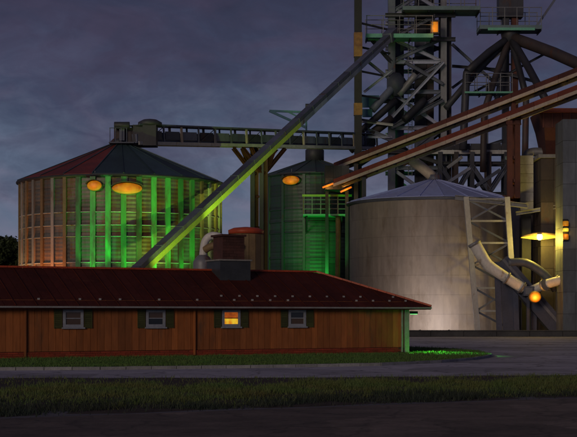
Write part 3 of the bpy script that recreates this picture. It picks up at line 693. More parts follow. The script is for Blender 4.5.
# ------------------------------------------------------------------ slanting conveyor in front of the bins
DA, DB = P(118, 290.5, 116), P(391, 36, 178.5)
dv = (DB - DA).normalized(); DA = DA - dv * ((DA.z - 0.2) / dv.z); L = (DB - DA).length
dc = thing('slanting_conveyor', (DA.x, DA.y, 0), 'long slanting conveyor with lime lamplight painted on its lower edge rising behind the house', 'conveyor')
sd2 = Vector((dv.y, -dv.x, 0)).normalized(); u2 = sd2.cross(dv); u2 = u2 if u2.z > 0 else -u2
def dp_(s, o, h): return DA + dv * s + sd2 * o + u2 * h
nseg = 20
for k in range(nseg):
    s0, s1 = L * k / nseg, L * (k + 1) / nseg
    beam('casing', dp_(s0, 0, 0.36), dp_(s1 - 0.02, 0, 0.36), 0.80, M['slate'], dc, 'box', 0.40)
    beam('flange', dp_(s1 - 0.09, 0, 0.36), dp_(s1 + 0.03, 0, 0.36), 0.86, M['slate'], dc, 'box', 0.46)
    lm = M['lime'] if k < 12 else M['lavender']  # lamplight from below painted in as lime on the lower sections
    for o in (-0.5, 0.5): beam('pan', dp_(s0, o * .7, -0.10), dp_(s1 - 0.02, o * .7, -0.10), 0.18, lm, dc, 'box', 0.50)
    beam('belt', dp_(s0, 0, -0.1), dp_(s1 - 0.04, 0, -0.1), 0.50, M['dark'], dc, 'box', 0.1)
for s in (0.16,):
    q = dp_(L * s, 0, -0.6)
    for o in (-0.5, 0.5): beam('support_leg', (q.x + sd2.x * o, q.y + sd2.y * o, 0), q + sd2 * o, 0.22, M['dark'], dc, 'ibeam')
beam('head_box', dp_(L - 1.5, 0, 0.15), dp_(L + 1.2, 0, 0.15), 1.2, M['slate'], dc, 'box', 1.2)
for (px0, Y0, pw0, lab) in ((186, 113, 6500, 'yellow green floodlight in front of the slanting conveyor foot, left one'), (232, 120, 15000, 'yellow green floodlight right of the slanting conveyor, behind the chimney')):
    q = P(px0, 281, Y0); tgt = dp_(L * (0.30 if px0 < 200 else 0.42), 0, 0)
    up_flood(q, tgt - q, (0.66, 1.0, 0.14), pw0, M['lens_green'], lab, 'floodlights under the slanting conveyor', 60 if px0 < 200 else 36)
# ------------------------------------------------------------------ small silo and duct behind the chimney
q = P(246, 300, 108)
si = thing('small_silo', (q.x, q.y, 0), 'small ochre silo with red rim behind the chimney', 'silo')
r_ = 1.28; zt = P(0, 233.5, 108).z
lathe('wall', [(r_, 0), (r_, zt)], M['ochre'], si, (q.x, q.y, 0), 28)
for k in range(16):
    a = 2 * math.pi * k / 16; e_ = Vector((math.cos(a), math.sin(a), 0)); c0 = Vector((q.x, q.y, 0)) + e_ * (r_ + .04)
    beam('stave', c0, c0 + Vector((0, 0, zt - .1)), 0.5, M['ochre'], si, 'box', 0.08, e_)
lathe('rim', [(r_ + 0.08, zt - 0.05), (r_ + 0.1, zt + 0.25), (r_ - .3, zt + 0.42), (0.2, zt + 0.5)], M['ridge'], si, (q.x, q.y, 0), 28)
du = thing('dust_duct', P(200, 300, 104), 'curved galvanised dust duct left of the chimney', 'duct'); du.matrix_basis.translation.z = 0; W[du.name].translation.z = 0
Yd = 104
pipe('duct', [P(240, 246, Yd + 2.4), P(229, 242, Yd + 1), P(220, 237, Yd), P(211, 236, Yd), P(205, 242, Yd), P(203, 256, Yd)], 0.29, M['offwhite'], du, 16)
pipe('cone', [P(203, 255, Yd), P(203, 262, Yd), P(203, 275, Yd)], lambda s: 0.32 + 0.42 * min(1, s * 2), M['grey'], du, 16, 4)
pipe('leg_pipe', [P(203, 274, Yd), P(203, 300, Yd), (P(203, 300, Yd).x, Yd, 0)], 0.45, M['grey'], du, 12, 2)
pipe('inlet', [P(205, 250, Yd - .4), P(211, 246.5, Yd - .6), P(220, 245.5, Yd - .6), P(230, 248, Yd)], 0.28, M['ochre'], du, 10)

# ------------------------------------------------------------------ elevator tower group
def platform(name, x0, x1, y0, y1, z, m, label=None, rail=1.15, parent=None, bays=5, th=0.35, group=None):
    t = parent
    if t is None: t = thing(name, ((x0 + x1) / 2, (y0 + y1) / 2, z), label, 'platform', group)
    boxm('deck', (x0, y0, z), (x1, y1, z + th), m, t)
    for k in range(4):
        x = x0 + 0.1 + (x1 - x0 - 0.2) * k / 3; beam('joist', (x, y0 + 0.05, z - 0.11), (x, y1 - 0.05, z - 0.11), 0.16, M['dark'], t, 'ibeam', 0.2)
    for yy in (y0 + 0.08, y1 - 0.08):
        for k in range(bays + 1):
            x = x0 + 0.08 + (x1 - x0 - 0.16) * k / bays; beam('railing_post', (x, yy, z + th), (x, yy, z + th + rail * 2), 0.10, M['grey'], t, 'tube')
        for h in (rail, rail * 2): beam('handrail', (x0, yy, z + th + h), (x1, yy, z + th + h), 0.10, M['grey'], t, 'tube')
    return t
def pz(py, Y): return CH + (HZ - py) * Y / F
def px_(px, Y): return (px - 288.5) * Y / F
YT = 181.0; YB = 188.0
tower = thing('elevator_tower', (px_(418, YT), (YT + YB) / 2, 0), 'tall dark steel elevator tower with pale leg above the tan tank', 'tower')
TOP = pz(-40, YT)
legs = [px_(391.5, YT), px_(443.5, YT)]
for x, m_, w_ in ((legs[0], 'slate', 0.9), (legs[1], 'grey', 0.75)):
    beam('leg', (x, YT, 0), (x, YT, TOP), w_, M[m_], tower, 'box')
    beam('leg', (x + 0.5, YB, 0), (x + 0.5, YB, TOP), 0.7, M['dark'], tower, 'ibeam')
beam('leg', (px_(450, YT), YT + 1, 0), (px_(450, YT), YT + 1, pz(16, YT)), 0.55, M['brown'], tower, 'ibeam')
# bucket elevator trunks inside, in bolted lengths
for a, m_, wd in ((399, 'dark', 1.2), (420.5, 'dark', 1.5), (430, 'brown', 0.9)):
    x = px_(a, 184)
    for k in range(16):
        z0 = TOP * k / 16; boxm('trunk_section', (x - wd / 2, 183.4, z0), (x + wd / 2, 184.6, z0 + TOP / 16 - 0.06), M[m_] if k % 4 else M['slate'], tower)
        boxm('trunk_flange', (x - wd / 2 - 0.1, 183.3, z0 + TOP / 16 - 0.058), (x + wd / 2 + 0.1, 184.7, z0 + TOP / 16 - 0.002), M['dark'], tower)
lv = [pz(q, YT) for q in (205, 168, 128, 92, 62, 38, 12, -20)]
for i, z in enumerate(lv):
    for Y_ in (YT, YB): beam('girder', (legs[0] - .3, Y_ + .01, z), (legs[1] + .3, Y_ + .01, z), 0.5, M['slate' if i % 2 else 'lavender'], tower, 'ibeam')
    for x in legs: beam('girder', (x, YT, z), (x + .5, YB, z), 0.34, M['dark'], tower, 'ibeam')
    if i:
        zp = lv[i - 1]
        for Y_ in (YT, YB):
            beam('brace', (legs[0], Y_ - .1, zp), (legs[1], Y_ - .1, z), 0.46, M['slate'], tower, 'ibeam')
            if i % 2 or Y_ == YB: beam('brace', (legs[1], Y_ + .2, zp), (legs[0], Y_ + .2, z), 0.42, M['lavender' if i % 2 else 'slate'], tower, 'ibeam')
for a, b_, Y_, w_, m_ in (((366, 60), (391, 80), 179.8, .35, 'slate'), ((364, 92), (392, 70), 179.6, .3, 'lavender'), ((391, 128), (443, 100), 180.2, .5, 'slate'), ((391, 148), (443, 164), 180.3, .5, 'dark'),
        ((405, 62), (443, 84), 180.2, .42, 'slate'), ((443.5, 62), (391.5, 118), 180.0, .35, 'lavender'), ((362, 128), (392, 140), 179.2, .55, 'slate'), ((360, 165), (395, 142), 179.3, .5, 'dark'), ((395, 165), (440, 140), 180.1, .42, 'slate'),
        ((362, 137), (392, 137), 179.0, .3, 'lavender'), ((362, 152), (446, 152), 180.1, .35, 'dark'), ((359, 121), (393, 125), 178.6, .32, 'pale')):
    beam('strut', P(*a, Y_), P(*b_, Y_), w_, M[m_], tower, 'ibeam')
# ladder
for s in (-0.25, 0.25): beam('ladder_rail', (px_(410, YT) + s, YT - .2, 20), (px_(410, YT) + s, YT - .2, TOP), 0.07, M['grey'], tower)
for k in range(70): beam('rung', (px_(410, YT) - .25, YT - .2, 20.2 + k * .36), (px_(410, YT) + .25, YT - .2, 20.2 + k * .36), 0.045, M['grey'], tower)
for k in range(12): beam('ladder_bracket', (px_(410, YT), YT - .2, 21 + k * 2.2), (px_(410, YT), YT + 2.6, 21 + k * 2.2), 0.06, M['dark'], tower)
# diverter spouts low on the tower
for a, b_, r_, m_ in (((398, 82), (372, 110), .5, 'slate'), ((399, 95), (416, 74), .42, 'grey'), ((396, 100), (360, 132), .45, 'dark'), ((425, 100), (404, 120), .5, 'dark'), ((392, 118), (350, 150), .55, 'brown')):
    p0, p1 = P(*a, 180.0), P(*b_, 179.2)
    pipe('spout', [p0, p0.lerp(p1, .5), p1], r_, M[m_], tower, 12, 2)
lathe('distributor', [(0.4, 0), (1.2, 1.0), (1.2, 2.2), (0.5, 3.0)], M['slate'], tower, (px_(396, 180.5), 180.3, pz(96, 180)), 16)
boxm('teal_panel', (px_(361, 180), 179.4, pz(108, 180)), (px_(379, 180), 179.6, pz(96, 180)), M['tealblue'], tower)
boxm('teal_panel', (px_(362, 180), 179.1, pz(118, 180)), (px_(372, 180), 179.3, pz(110, 180)), M['tealblue'], tower)
beam('panel_arm', P(360, 102, 179.7), P(392, 102, 180.6), 0.3, M['dark'], tower)
platform('deck', px_(366, 178), px_(433, 178), 177.6, 180.4, pz(38, 178), M['mint'], parent=tower, bays=4, th=0.5)
beam('deck_knee', P(372, 40, 179.5), P(391, 62, 180.6), 0.4, M['dark'], tower, 'ibeam')
platform('deck', px_(402, 180), px_(479, 180), 178.6, 182.5, pz(12, 180), M['tealgrey'], parent=tower, bays=5, th=0.5)
for z_ in (40, 16): beam('deck_beam', (px_(385, YT), 180.5, pz(z_, YT)), (px_(455, YT), 180.5, pz(z_, YT)), 0.5, M['dark'], tower, 'ibeam')

# banded mast
mst = thing('banded_mast', (px_(358, 176), 176, 0), 'tall black mast with amber bands left of the elevator tower', 'mast')
ys = [340, 160, 140, 115.5, 103.5, 57, 33, -40]
zs = [0] + [pz(q, 176) for q in ys[1:]]
for i, (z0, z1) in enumerate(zip(zs, zs[1:])):
    amber = i in (3, 5)
    boxm('mast_section', (px_(358, 176) - (.52 if amber else .46), 175.5 - (.04 if amber else 0), z0), (px_(358, 176) + (.52 if amber else .46), 176.5, z1), M['amber'] if amber else M['black'], mst)
for k in range(5):
    z = pz(120 - 24 * k, 177); beam('tie', (px_(360, 177), 176.3, z), (px_(390, YT), YT - .3, z), 0.22, M['dark'], mst)

# second elevator with fan of spouts
Y2 = 184.0; xe = px_(510, Y2)
t2 = thing('spout_tower', (xe, Y2, 0), 'slim elevator with spouts fanning out under its high platform, right', 'tower')
for x, m_ in ((px_(505.5, Y2), 'dark'), (px_(514.5, Y2), 'redbrown')):
    for k in range(15):
        z0 = 46 * k / 15; boxm('trunk_section', (x - .42, Y2 - .5, z0), (x + .42, Y2 + .5, z0 + 46 / 15 - .05), M[m_], t2)
        boxm('trunk_flange', (x - .5, Y2 - .58, z0 + 46 / 15 - .048), (x + .5, Y2 + .58, z0 + 46 / 15 - .002), M['dark'], t2)
for z in range(3, 45, 4): beam('tie', (px_(501, Y2), Y2 - .3, z), (px_(519, Y2), Y2 - .3, z + .0), 0.2, M['dark'], t2, 'angle')
platform('deck', px_(479, 182), px_(541, 182), 181.2, 184.5, pz(30, 182), M['tealgrey'], parent=t2, bays=5, th=0.5)
beam('deck_front_strip', (px_(488, 181), 181.1, pz(28.7, 181)), (px_(535, 181), 181.1, pz(28.7, 181)), .12, M['mint'], t2, 'box', 0.35)
o = P(510, 33, 183)
lathe('distributor', [(0.3, -2.2), (1.1, -1.0), (1.3, 0.2), (1.0, 0.8)], M['dark'], t2, (o.x, 182.8, o.z), 16)
for (a, b_, Y_, r_, m_) in ((467, 72, 179, .5, 'dark'), (446, 108, 180.0, .42, 'dark'), (484, 112, 178, .42, 'brown'), (526, 96, 178, .42, 'dark'), (548, 104, 172, .48, 'dark'), (600, 74, 172, .75, 'brown'), (497, 100, 186, .38, 'slate')):
    p1 = P(a, b_, Y_); pipe('spout', [o + Vector((0, -.3, -.6)), o.lerp(p1, .5), p1], r_, M[m_], t2, 12, 2)
pipe('spout', [P(467, 72, 179), P(466, 84, 178.9), P(463, 150, 178.5)], .5, M['dark'], t2, 12, 3)
for a, b_, Y_ in ((548, 104, 172), (526, 96, 178), (484, 112, 178)): pipe('spout', [P(a, b_, Y_), P(a, b_ + 8, Y_), P(a - 1, b_ + 60, Y_)], .42, M['brown'], t2, 12, 3)
beam('cross_brace', P(470, 64, 183), P(552, 86, 183), .35, M['dark'], t2, 'ibeam'); beam('cross_brace', P(548, 52, 183.5), P(474, 92, 183.5), .3, M['dark'], t2, 'ibeam')
boxm('head', (xe - 1.6, Y2 - 1, pz(18, Y2)), (xe + 1.6, Y2 + 1, pz(-6, Y2)), M['dark'], t2)
for a, b_, Y_, w_, m_ in (((452, 44), (505, 92), 185.5, .35, 'slate'), ((452, 88), (504, 50), 185.6, .35, 'slate'), ((452, 120), (505, 100), 185.4, .4, 'lavender'), ((455, 134), (504, 116), 185.2, .35, 'slate'), ((452, 66), (504, 70), 186.0, .35, 'dark'), ((505, 140), (455, 156), 185.0, .45, 'slate'), ((487, 84), (487, 150), 185.0, .3, 'slate')):
    beam('cross_brace', P(*a, Y_), P(*b_, Y_), w_, M[m_], t2, 'ibeam')
beam('stay', P(536, 27, 182), P(560, -8, 182), .3, M['slate'], t2)
platform('deck', px_(464, 179), px_(512, 179), 178.2, 180.6, pz(94, 179), M['mint'], parent=t2, bays=4, th=0.22)

# catwalk truss between the towers
bt = thing('truss_bridge', (px_(480, 179), 179, pz(190, 179)), 'heavy lattice truss bridge above the violet roof, pale top beam', 'bridge')
Yb = 179.6
for Y_, m_ in ((Yb, 'pale'), (Yb + 2.2, 'slate')):
    for k in range(6): 
        a, b_ = 424 + k * 15.5, 424 + (k + 1) * 15.5
        beam('top_beam', (px_(a, Yb), Y_, pz(152, Yb)), (px_(b_, Yb) - .03, Y_, pz(152, Yb)), .3, M[m_], bt, 'box', .5)
        beam('guard_panel', (px_(a, Yb), Y_ + .1, pz(146.4, Yb)), (px_(b_, Yb) - .05, Y_ + .1, pz(146.4, Yb)), .1, M['dark'], bt, 'box', .75)
    beam('bottom_beam', (px_(424, Yb), Y_, pz(194, Yb)), (px_(530, Yb), Y_, pz(194, Yb)), .5, M['dark'], bt, 'ibeam')
    beam('middle_beam', (px_(440, Yb), Y_ + .05, pz(163, Yb)), (px_(530, Yb), Y_ + .05, pz(163, Yb)), .38, M['dark'], bt, 'ibeam')
    for a, b_, w_, m_ in (((447, 183), (470, 168), .4, 'lavender'), ((476, 186), (500, 170), .45, 'slate'), ((508, 170), (522, 190), .4, 'lavender')): beam('diagonal', (px_(a[0], Yb), Y_ - .2, pz(a[1], Yb)), (px_(b_[0], Yb), Y_ - .2, pz(b_[1], Yb)), w_, M[m_], bt, 'box')
    for i, a in enumerate((440, 456, 472, 489, 506)):
        beam('vertical', (px_(a, Yb), Y_ - .06, pz(195, Yb)), (px_(a, Yb), Y_ - .06, pz(152, Yb)), .55, M['brown' if i % 2 else 'dark'], bt, 'ibeam')
    for a, b_ in ((440, 458), (472, 457), (472, 490), (507, 490)): beam('diagonal', (px_(a, Yb), Y_ - .12, pz(166, Yb)), (px_(b_, Yb), Y_ - .12, pz(192, Yb)), .55, M['slate'], bt, 'ibeam')
    beam('knee', (px_(447, Yb), Y_ - .18, pz(168, Yb)), (px_(462, Yb), Y_ - .18, pz(157, Yb)), .4, M['grey'], bt)
for a in (440, 506): beam('bridge_leg', (px_(a, Yb), Yb + 1, 0), (px_(a, Yb), Yb + 1, pz(194, Yb)), .7, M['dark'], bt, 'ibeam')

def clad(name, x0, x1, y0, y1, z0, z1, m, label, cat, pw_=1.2, ph=2.4, core='dark'):
    t = thing(name, ((x0 + x1) / 2, (y0 + y1) / 2, z0), label, cat)
    c_ = boxm('wall', (x0 + .06, y0 + .06, z0), (x1 - .06, y1 - .06, z1 - .02), M[core], t)
    nx = max(1, round((x1 - x0) / pw_)); nz = max(1, round((z1 - z0) / ph)); ny = max(1, round((y1 - y0) / pw_))
    for j in range(nz):
        za, zb = z0 + (z1 - z0) * j / nz + .015, z0 + (z1 - z0) * (j + 1) / nz - .015
        for i in range(nx):
            dd = random.uniform(0, .025); boxm('cladding_panel', (x0 + (x1 - x0) * i / nx + .012, y0 - dd, za), (x0 + (x1 - x0) * (i + 1) / nx - .012, y0 + .055, zb), m, c_)
        for i in range(ny): boxm('cladding_panel', (x0 - random.uniform(0, .02), y0 + .06 + (y1 - y0 - .06) * i / ny + .012, za), (x0 + .055, y0 + .06 + (y1 - y0 - .06) * (i + 1) / ny - .012, zb), m, c_)
    return t
# twin inclined conveyors, nearer at right
def incline(A, B, label, depth, red, group):
    t = thing('inclined_conveyor', A, label, 'conveyor', group)
    d_ = (B - A).normalized(); L_ = (B - A).length; sd_ = Vector((d_.y, -d_.x, 0)).normalized(); u_ = sd_.cross(d_); u_ = u_ if u_.z > 0 else -u_
    def q(s, o, h): return A + d_ * s + sd_ * o + u_ * h
    n_ = 14
    for k in range(n_):
        s0, s1 = L_ * k / n_, L_ * (k + 1) / n_
        beam('side_plate', q(s0, .62, depth * .5), q(s1 - .05, .62, depth * .5), .08, red, t, 'box', depth)
        beam('side_plate', q(s0, -.62, depth * .5), q(s1 - .05, -.62, depth * .5), .08, red, t, 'box', depth)
        beam('belt', q(s0, 0, depth * .7), q(s1 - .02, 0, depth * .7), 1.1, M['dark'], t, 'box', .12)
        for o in (.70, -.70): beam('bottom_rail', q(s0, o, -.12), q(s1 - .05, o, -.12), .16, M['tan'], t, 'box', .36)
        beam('tie', q(s0 + .1, -.6, 0), q(s0 + .1, .6, 0), .16, M['dark'], t)
    return t, q, L_
c1, q1, L1 = incline(P(338, 168, 177), P(640, 51, 141), 'upper inclined conveyor with tan rail, above its red twin', .62, M['redbrown'], None)
c2, q2, L2 = incline(P(338, 184.5, 172.5), P(640, 69, 137), 'lower inclined red conveyor with tan bottom rail', .62, M['red'], None)
# posts that carry the twin conveyors
pr = thing('conveyor_bent', (px_(513.5, 152), 152, pz(198, 152)), 'red brown post on the lattice tower carrying the twin inclined conveyors', 'post')
def on_line(q, L_, px):
    lo, hi = 0, L_
    for _ in range(40):
        m_ = (lo + hi) / 2; p = q(m_, 0, 0)
        if 288.5 + p.x * F / p.y < px: lo = m_
        else: hi = m_
    return q(lo, 0, 0)
a = on_line(q2, L2, 513.5); b_ = on_line(q1, L1, 513.5)
for dx in (-.45, .45):
    beam('column', (a.x + dx * .9, a.y, pz(198, a.y)), (a.x + dx * .9, a.y, a.z - .3), .55, M['redbrown'], pr, 'ibeam')
beam('cap', (a.x - .8, a.y, a.z - .45), (a.x + .8, a.y, a.z - .45), .7, M['redbrown'], pr, 'ibeam')
beam('column', (b_.x, b_.y, pz(198, a.y)), (b_.x, b_.y, b_.z - .25), .45, M['redbrown'], pr, 'ibeam')
beam('base', (a.x - .9, a.y, pz(198, a.y)), (b_.x + .9, b_.y + .3, pz(198, a.y)), .6, M['redbrown'], pr, 'ibeam')
for z in (16.5, 19): beam('tie', (a.x, a.y, z), (b_.x, b_.y, z), .3, M['redbrown'], pr)
e1 = on_line(q1, L1, 356); e2 = on_line(q2, L2, 364)
p2 = thing('conveyor_bent', (e1.x, e1.y, 0), 'dark post under the lower end of the twin conveyors, behind tank', 'post')
for e_ in (e1, e2): beam('column', (e_.x, e_.y, 0), (e_.x, e_.y, e_.z - .3), .5, M['dark'], p2, 'ibeam')
beam('tie', (e1.x, e1.y, 14), (e2.x, e2.y, 14), .3, M['dark'], p2)
tb = clad('transfer_box', px_(325, 174), px_(349, 174), 173.2, 178.2, pz(190, 174), pz(166, 174), M['dark'], 'dark transfer box at the lower end of the twin conveyors', 'box', 1.0, 1.5)
for x_ in (px_(327, 174), px_(347, 174)): beam('leg', (x_, 174.5, 0), (x_, 174.5, pz(190, 174)), .4, M['dark'], tb, 'ibeam')
sh_ = clad('storage_shed', px_(507, 172), px_(640, 172), 172, 182, 0, pz(214, 172), M['brown'], 'dark clad storage shed behind the loading chute, right of the tan tank', 'shed', 1.5, 3.0)
boxm('roof_edge', (px_(505, 172), 171.6, pz(214, 172)), (px_(642, 172), 182.4, pz(211.5, 172)), M['dark'], sh_)
# spout from the lower conveyor onto the violet roof
sp = thing('chute', P(434, 181, 165), 'short tan chute from red conveyor down to violet roof', 'chute')
pipe('tube', [P(407, 157.5, 165.5), P(420, 166, 165.2), P(433, 177, 165.0)], .62, M['tan'], sp, 14, 3)
pipe('hood', [P(402, 160.5, 165.8), P(407, 158, 165.5), P(411, 159, 165.4)], .75, M['amber'], sp, 12, 3)
lathe('inlet', [(.8, 0), (.8, .9)], M['slate'], sp, (B3[0] + .05, 165, 17.7), 14)
# platform with railing on the teal bin
pf = thing('bin_platform', P(325, 213, 177.5), 'small railed platform with lime top rail on the teal bin', 'platform')
Yp = 177.4; xa, xb = px_(303, Yp), px_(347, Yp); z0, z1 = pz(214, Yp), pz(195.5, Yp)
boxm('deck', (xa, Yp, z0 - .2), (xb, 181.2, z0), M['mint'], pf)
for k in range(6):
    x = xa + .06 + (xb - xa - .12) * k / 5; beam('railing_post', (x, Yp + .08, z0), (x, Yp + .08, z1), .13, M['ochre' if k in (0, 5) else 'grey'], pf, 'box')
for i, h in enumerate((.28, .55, .78)): beam('handrail', (xa, Yp + .06, z0 + (z1 - z0) * h), (xb, Yp + .06, z0 + (z1 - z0) * h), .12, M['grey'], pf, 'tube')
beam('top_rail', (xa - .1, Yp + .04, z1), (xb + .6, Yp + .04, z1), .26, M['lime'], pf, 'box')
for k in range(2): beam('bracket', (xa + .5 + k * 4.4, Yp + .4, z0 - .2), (xa + .5 + k * 4.4, 181, z0 - 2.6), .2, M['dark'], pf)
for s in (0, 5): beam('railing_post', (xa + .06 + (xb - xa - .12) * s / 5, 180.6, z0), (xa + .06 + (xb - xa - .12) * s / 5, 180.6, z1), .1, M['grey'], pf)
# strip lamps beside it
for i, (a, b_, lab) in enumerate((((322, 187.5), (334, 183), 'short slanted orange strip lamp under the conveyor end, left one'), ((340, 192), (352, 186.5), 'short slanted orange strip lamp under the conveyor end, right one'))):
    tl = thing('strip_lamp', P(*a, 173), lab, 'lamp', 'orange strip lamps at the conveyor end')
    A_, B_ = P(*a, 173.2), P(*b_, 173.0)
    beam('housing', A_, B_, .3, M['black'], tl, 'box', .3); beam('lens', A_.lerp(B_, .04) + Vector((0, -.16, -.05)), A_.lerp(B_, .96) + Vector((0, -.16, -.05)), .2, M['lens_orange'], tl)
    beam('hanger', A_.lerp(B_, .5), A_.lerp(B_, .5) + Vector((0.2, .4, 1.3)), .08, M['dark'], tl)
    bulb(tl, A_.lerp(B_, .5) + Vector((0, -.6, -.3)), (1, .4, .06), 45, None, .2)

# lattice tower in front of the tan tank
YL = 149.0
lt = thing('lattice_tower', (px_(495, YL), YL, 0), 'slender pale lattice tower standing against the right of tan tank', 'tower')
def LL(u, y, dY=0):   # u 0 left leg, 1 right leg
    t_ = (y - 198) / (341 - 198); xl = 466 + 12.5 * t_; xr = 507 + 9.5 * t_; return P(xl + (xr - xl) * u, y, YL + dY)
for dY in (0, 3.2):
    for u in (0, 1): beam('leg', LL(u, 334.9, dY), LL(u, 197, dY), (.55 if dY == 0 else .3), M['pale' if dY == 0 else 'slate'], lt, 'box')
    yy = [199, 221, 243, 265, 288, 311, 332]
    for i, y in enumerate(yy):
        beam('strut', LL(0, y, dY), LL(1, y, dY), .24, M['pale' if dY == 0 else 'grey'], lt, 'box', .2)
        if i:
            beam('brace', LL(0, yy[i - 1], dY), LL(1, y, dY), .2, M['slate'], lt, 'angle')
            if i % 2: beam('brace', LL(1, yy[i - 1], dY - .1), LL(0, y, dY - .1), .2, M['grey'], lt, 'angle')
        if dY == 0:
            for u in (0, 1): beam('strut', LL(u, y, 0), LL(u, y, 3.2), .2, M['slate'], lt, 'box')
beam('top_beam', P(455, 197.5, YL), P(528, 206, YL), .5, M['grey'], lt, 'ibeam')

# dark clad leg house, hopper and grey clad column at the right edge
YD = 150.0
dh = clad('leg_house', px_(541, YD), px_(566, YD), YD, YD + 5, 0, pz(158, YD), M['brown'], 'dark narrow clad leg house beside the grey column, right', 'tower')
boxm('cornice', (px_(538, YD), YD - .3, pz(158, YD)), (px_(568, YD), YD + 5.2, pz(154.5, YD)), M['grey'], dh)
hp = thing('surge_hopper', (px_(556, YD), YD + 2.4, pz(152, YD)), 'red brown surge hopper on top of the leg house', 'hopper')
xa, xb = px_(538, YD), px_(578, YD); zt, zm, zb = pz(111, YD), pz(128, YD), pz(154.2, YD)
vv = [(xa, YD - .4, zt), (xb, YD - .4, zt), (xb, YD + 5, zt), (xa, YD + 5, zt), (xa + .6, YD - .4, zm), (xb, YD - .4, zm), (xb, YD + 5, zm), (xa + .6, YD + 5, zm),
      (xa + 1.0, YD + .6, zb), (xb - .9, YD + .6, zb), (xb - .9, YD + 4, zb), (xa + 1.0, YD + 4, zb)]
put('shell', mesh('shell', vv, [(3, 2, 1, 0)[::-1], (0, 4, 5, 1), (1, 5, 6, 2), (2, 6, 7, 3), (3, 7, 4, 0), (4, 8, 9, 5), (5, 9, 10, 6), (6, 10, 11, 7), (7, 11, 8, 4), (8, 11, 10, 9)], M['redbrown']), hp)
beam('rim', (xa - .2, YD - .5, zt), (xb + .1, YD - .5, zt), .3, M['red'], hp, 'box', .45)
for k in range(5): beam('hopper_rib', (xa + .5 + k * .95, YD - .44, zm), (xa + .5 + k * .95, YD - .44, zt - .2), .14, M['redbrown'], hp)
gc = clad('clad_column', px_(563, 143), px_(600, 143), 143, 147, 0, pz(119, 143), M['slateblue'], 'tall slate grey clad column at the right edge', 'tower', 1.3, 2.2)
dd = thing('downspout_duct', (px_(527.5, 152), 153, 0), 'pale vertical duct beside the violet roof, right of red post', 'duct')
for k in range(6):
    z0 = pz(210, 152) + k * 1.0; boxm('duct_section', (px_(521, 152), 152.4, z0), (px_(534, 152), 153.6, z0 + .97), M['pale'], dd)
boxm('duct_section', (px_(523, 152), 152.6, 0), (px_(532, 152), 153.4, pz(210, 152) - .02), M['dark'], dd)
pipe('elbow', [P(527.5, 159, 153), P(528, 154, 153), P(534, 152, 153), P(545, 152.5, 152.8)], .5, M['grey'], dd, 12, 4)
beam('link_beam', P(516, 213.5, 151), P(562, 206, 150), .4, M['grey'], dd, 'ibeam')
beam('link_beam', P(505, 158, 153.5), P(541, 160.5, 153.5), .35, M['tealgrey'], dd, 'ibeam')

# pipes and load-out hopper at lower right
YH = 146.0
wp = thing('bent_pipe', P(478, 247, YH), 'pale bent pipe slanting across the lattice tower', 'pipe')
pipe('tube', [P(474.5, 243.5, YH), P(480, 253, YH), P(485.5, 262, YH), P(491, 267.5, YH), P(507, 278.2, YH), P(524, 289, YH)], lambda s: .64 - .08 * s, M['offwhite'], wp, 16, 5)
beam('hanger', P(476, 246, YH), P(471.5, 246, 148.9), .2, M['grey'], wp)
for a_, b_ in (((473.8, 242.3), (475.3, 244.9)), ((506, 277.6), (507.6, 278.6)), ((521, 287), (522.6, 288.1))): pipe('flange', [P(*a_, YH), P(*b_, YH)], .70, M['grey'], wp, 16, 2)
wq = thing('outlet_pipe', P(553, 284, YH), 'pale pipe running from the grey column to the junction box', 'pipe')
pipe('tube', [P(576, 277, 144), P(562, 280, 144.8), P(546, 284.5, 145.6), P(531, 291, YH)], .50, M['offwhite'], wq, 14, 4)
for a_, b_ in (((561, 280.3), (559, 280.8)), ((545, 284.9), (543, 285.6))): pipe('flange', [P(*a_, 145.0), P(*b_, 145.2)], .62, M['grey'], wq, 14, 2)
jx = thing('junction_box', P(528, 297, YH), 'small grey junction box where the two pale pipes meet', 'box')
q = P(528, 296, YH); boxm('housing', (q.x - .55, YH - .6, q.z), (q.x + .55, YH + .6, q.z + 1.0), M['slate'], jx); boxm('hatch', (q.x - .36, YH - .66, q.z + .16), (q.x + .36, YH - .603, q.z + .84), M['grey'], jx)
beam('leg', (q.x, YH, 0), (q.x, YH, q.z), .3, M['navy'], jx, 'ibeam')
lh = thing('loading_chute', (px_(525, YH), YH, 0), 'dark navy loading chute sloping down behind the pale pipes', 'chute')
beam('trough', P(500, 262, YH + 1.4), P(566, 338, YH + 1.4), 1.6, M['navy'], lh, 'box', 1.8)
beam('trough_lip', P(503, 259.5, YH + .6), P(569, 335, YH + .6), .2, M['slate'], lh, 'box', .3)
pipe('hood', [P(508, 263, YH + .8), P(526, 263, YH + .8), P(545, 275, YH + .8), P(556, 290, YH + .8)], .45, M['slate'], lh, 12, 4)
for a, b_, y in ((497, 500, 262), (514, 517, 262), (534, 534, 296)): beam('leg', P(b_ - .5, 335.2, YH + 1.4), P(a, y, YH + 1.4), .55, M['navy'], lh, 'ibeam')
put('side_sheet', mesh('side_sheet', [P(500, 270, YH + 1.2), P(516, 284, YH + 1.2), P(519, 335, YH + 1.2), P(503, 335, YH + 1.2), P(500, 270, YH + 1.6), P(516, 284, YH + 1.6), P(519, 335, YH + 1.6), P(503, 335, YH + 1.6)],
    [(3, 2, 1, 0), (4, 5, 6, 7), (0, 1, 5, 4), (1, 2, 6, 5), (2, 3, 7, 6), (3, 0, 4, 7)], M['navy']), lh)

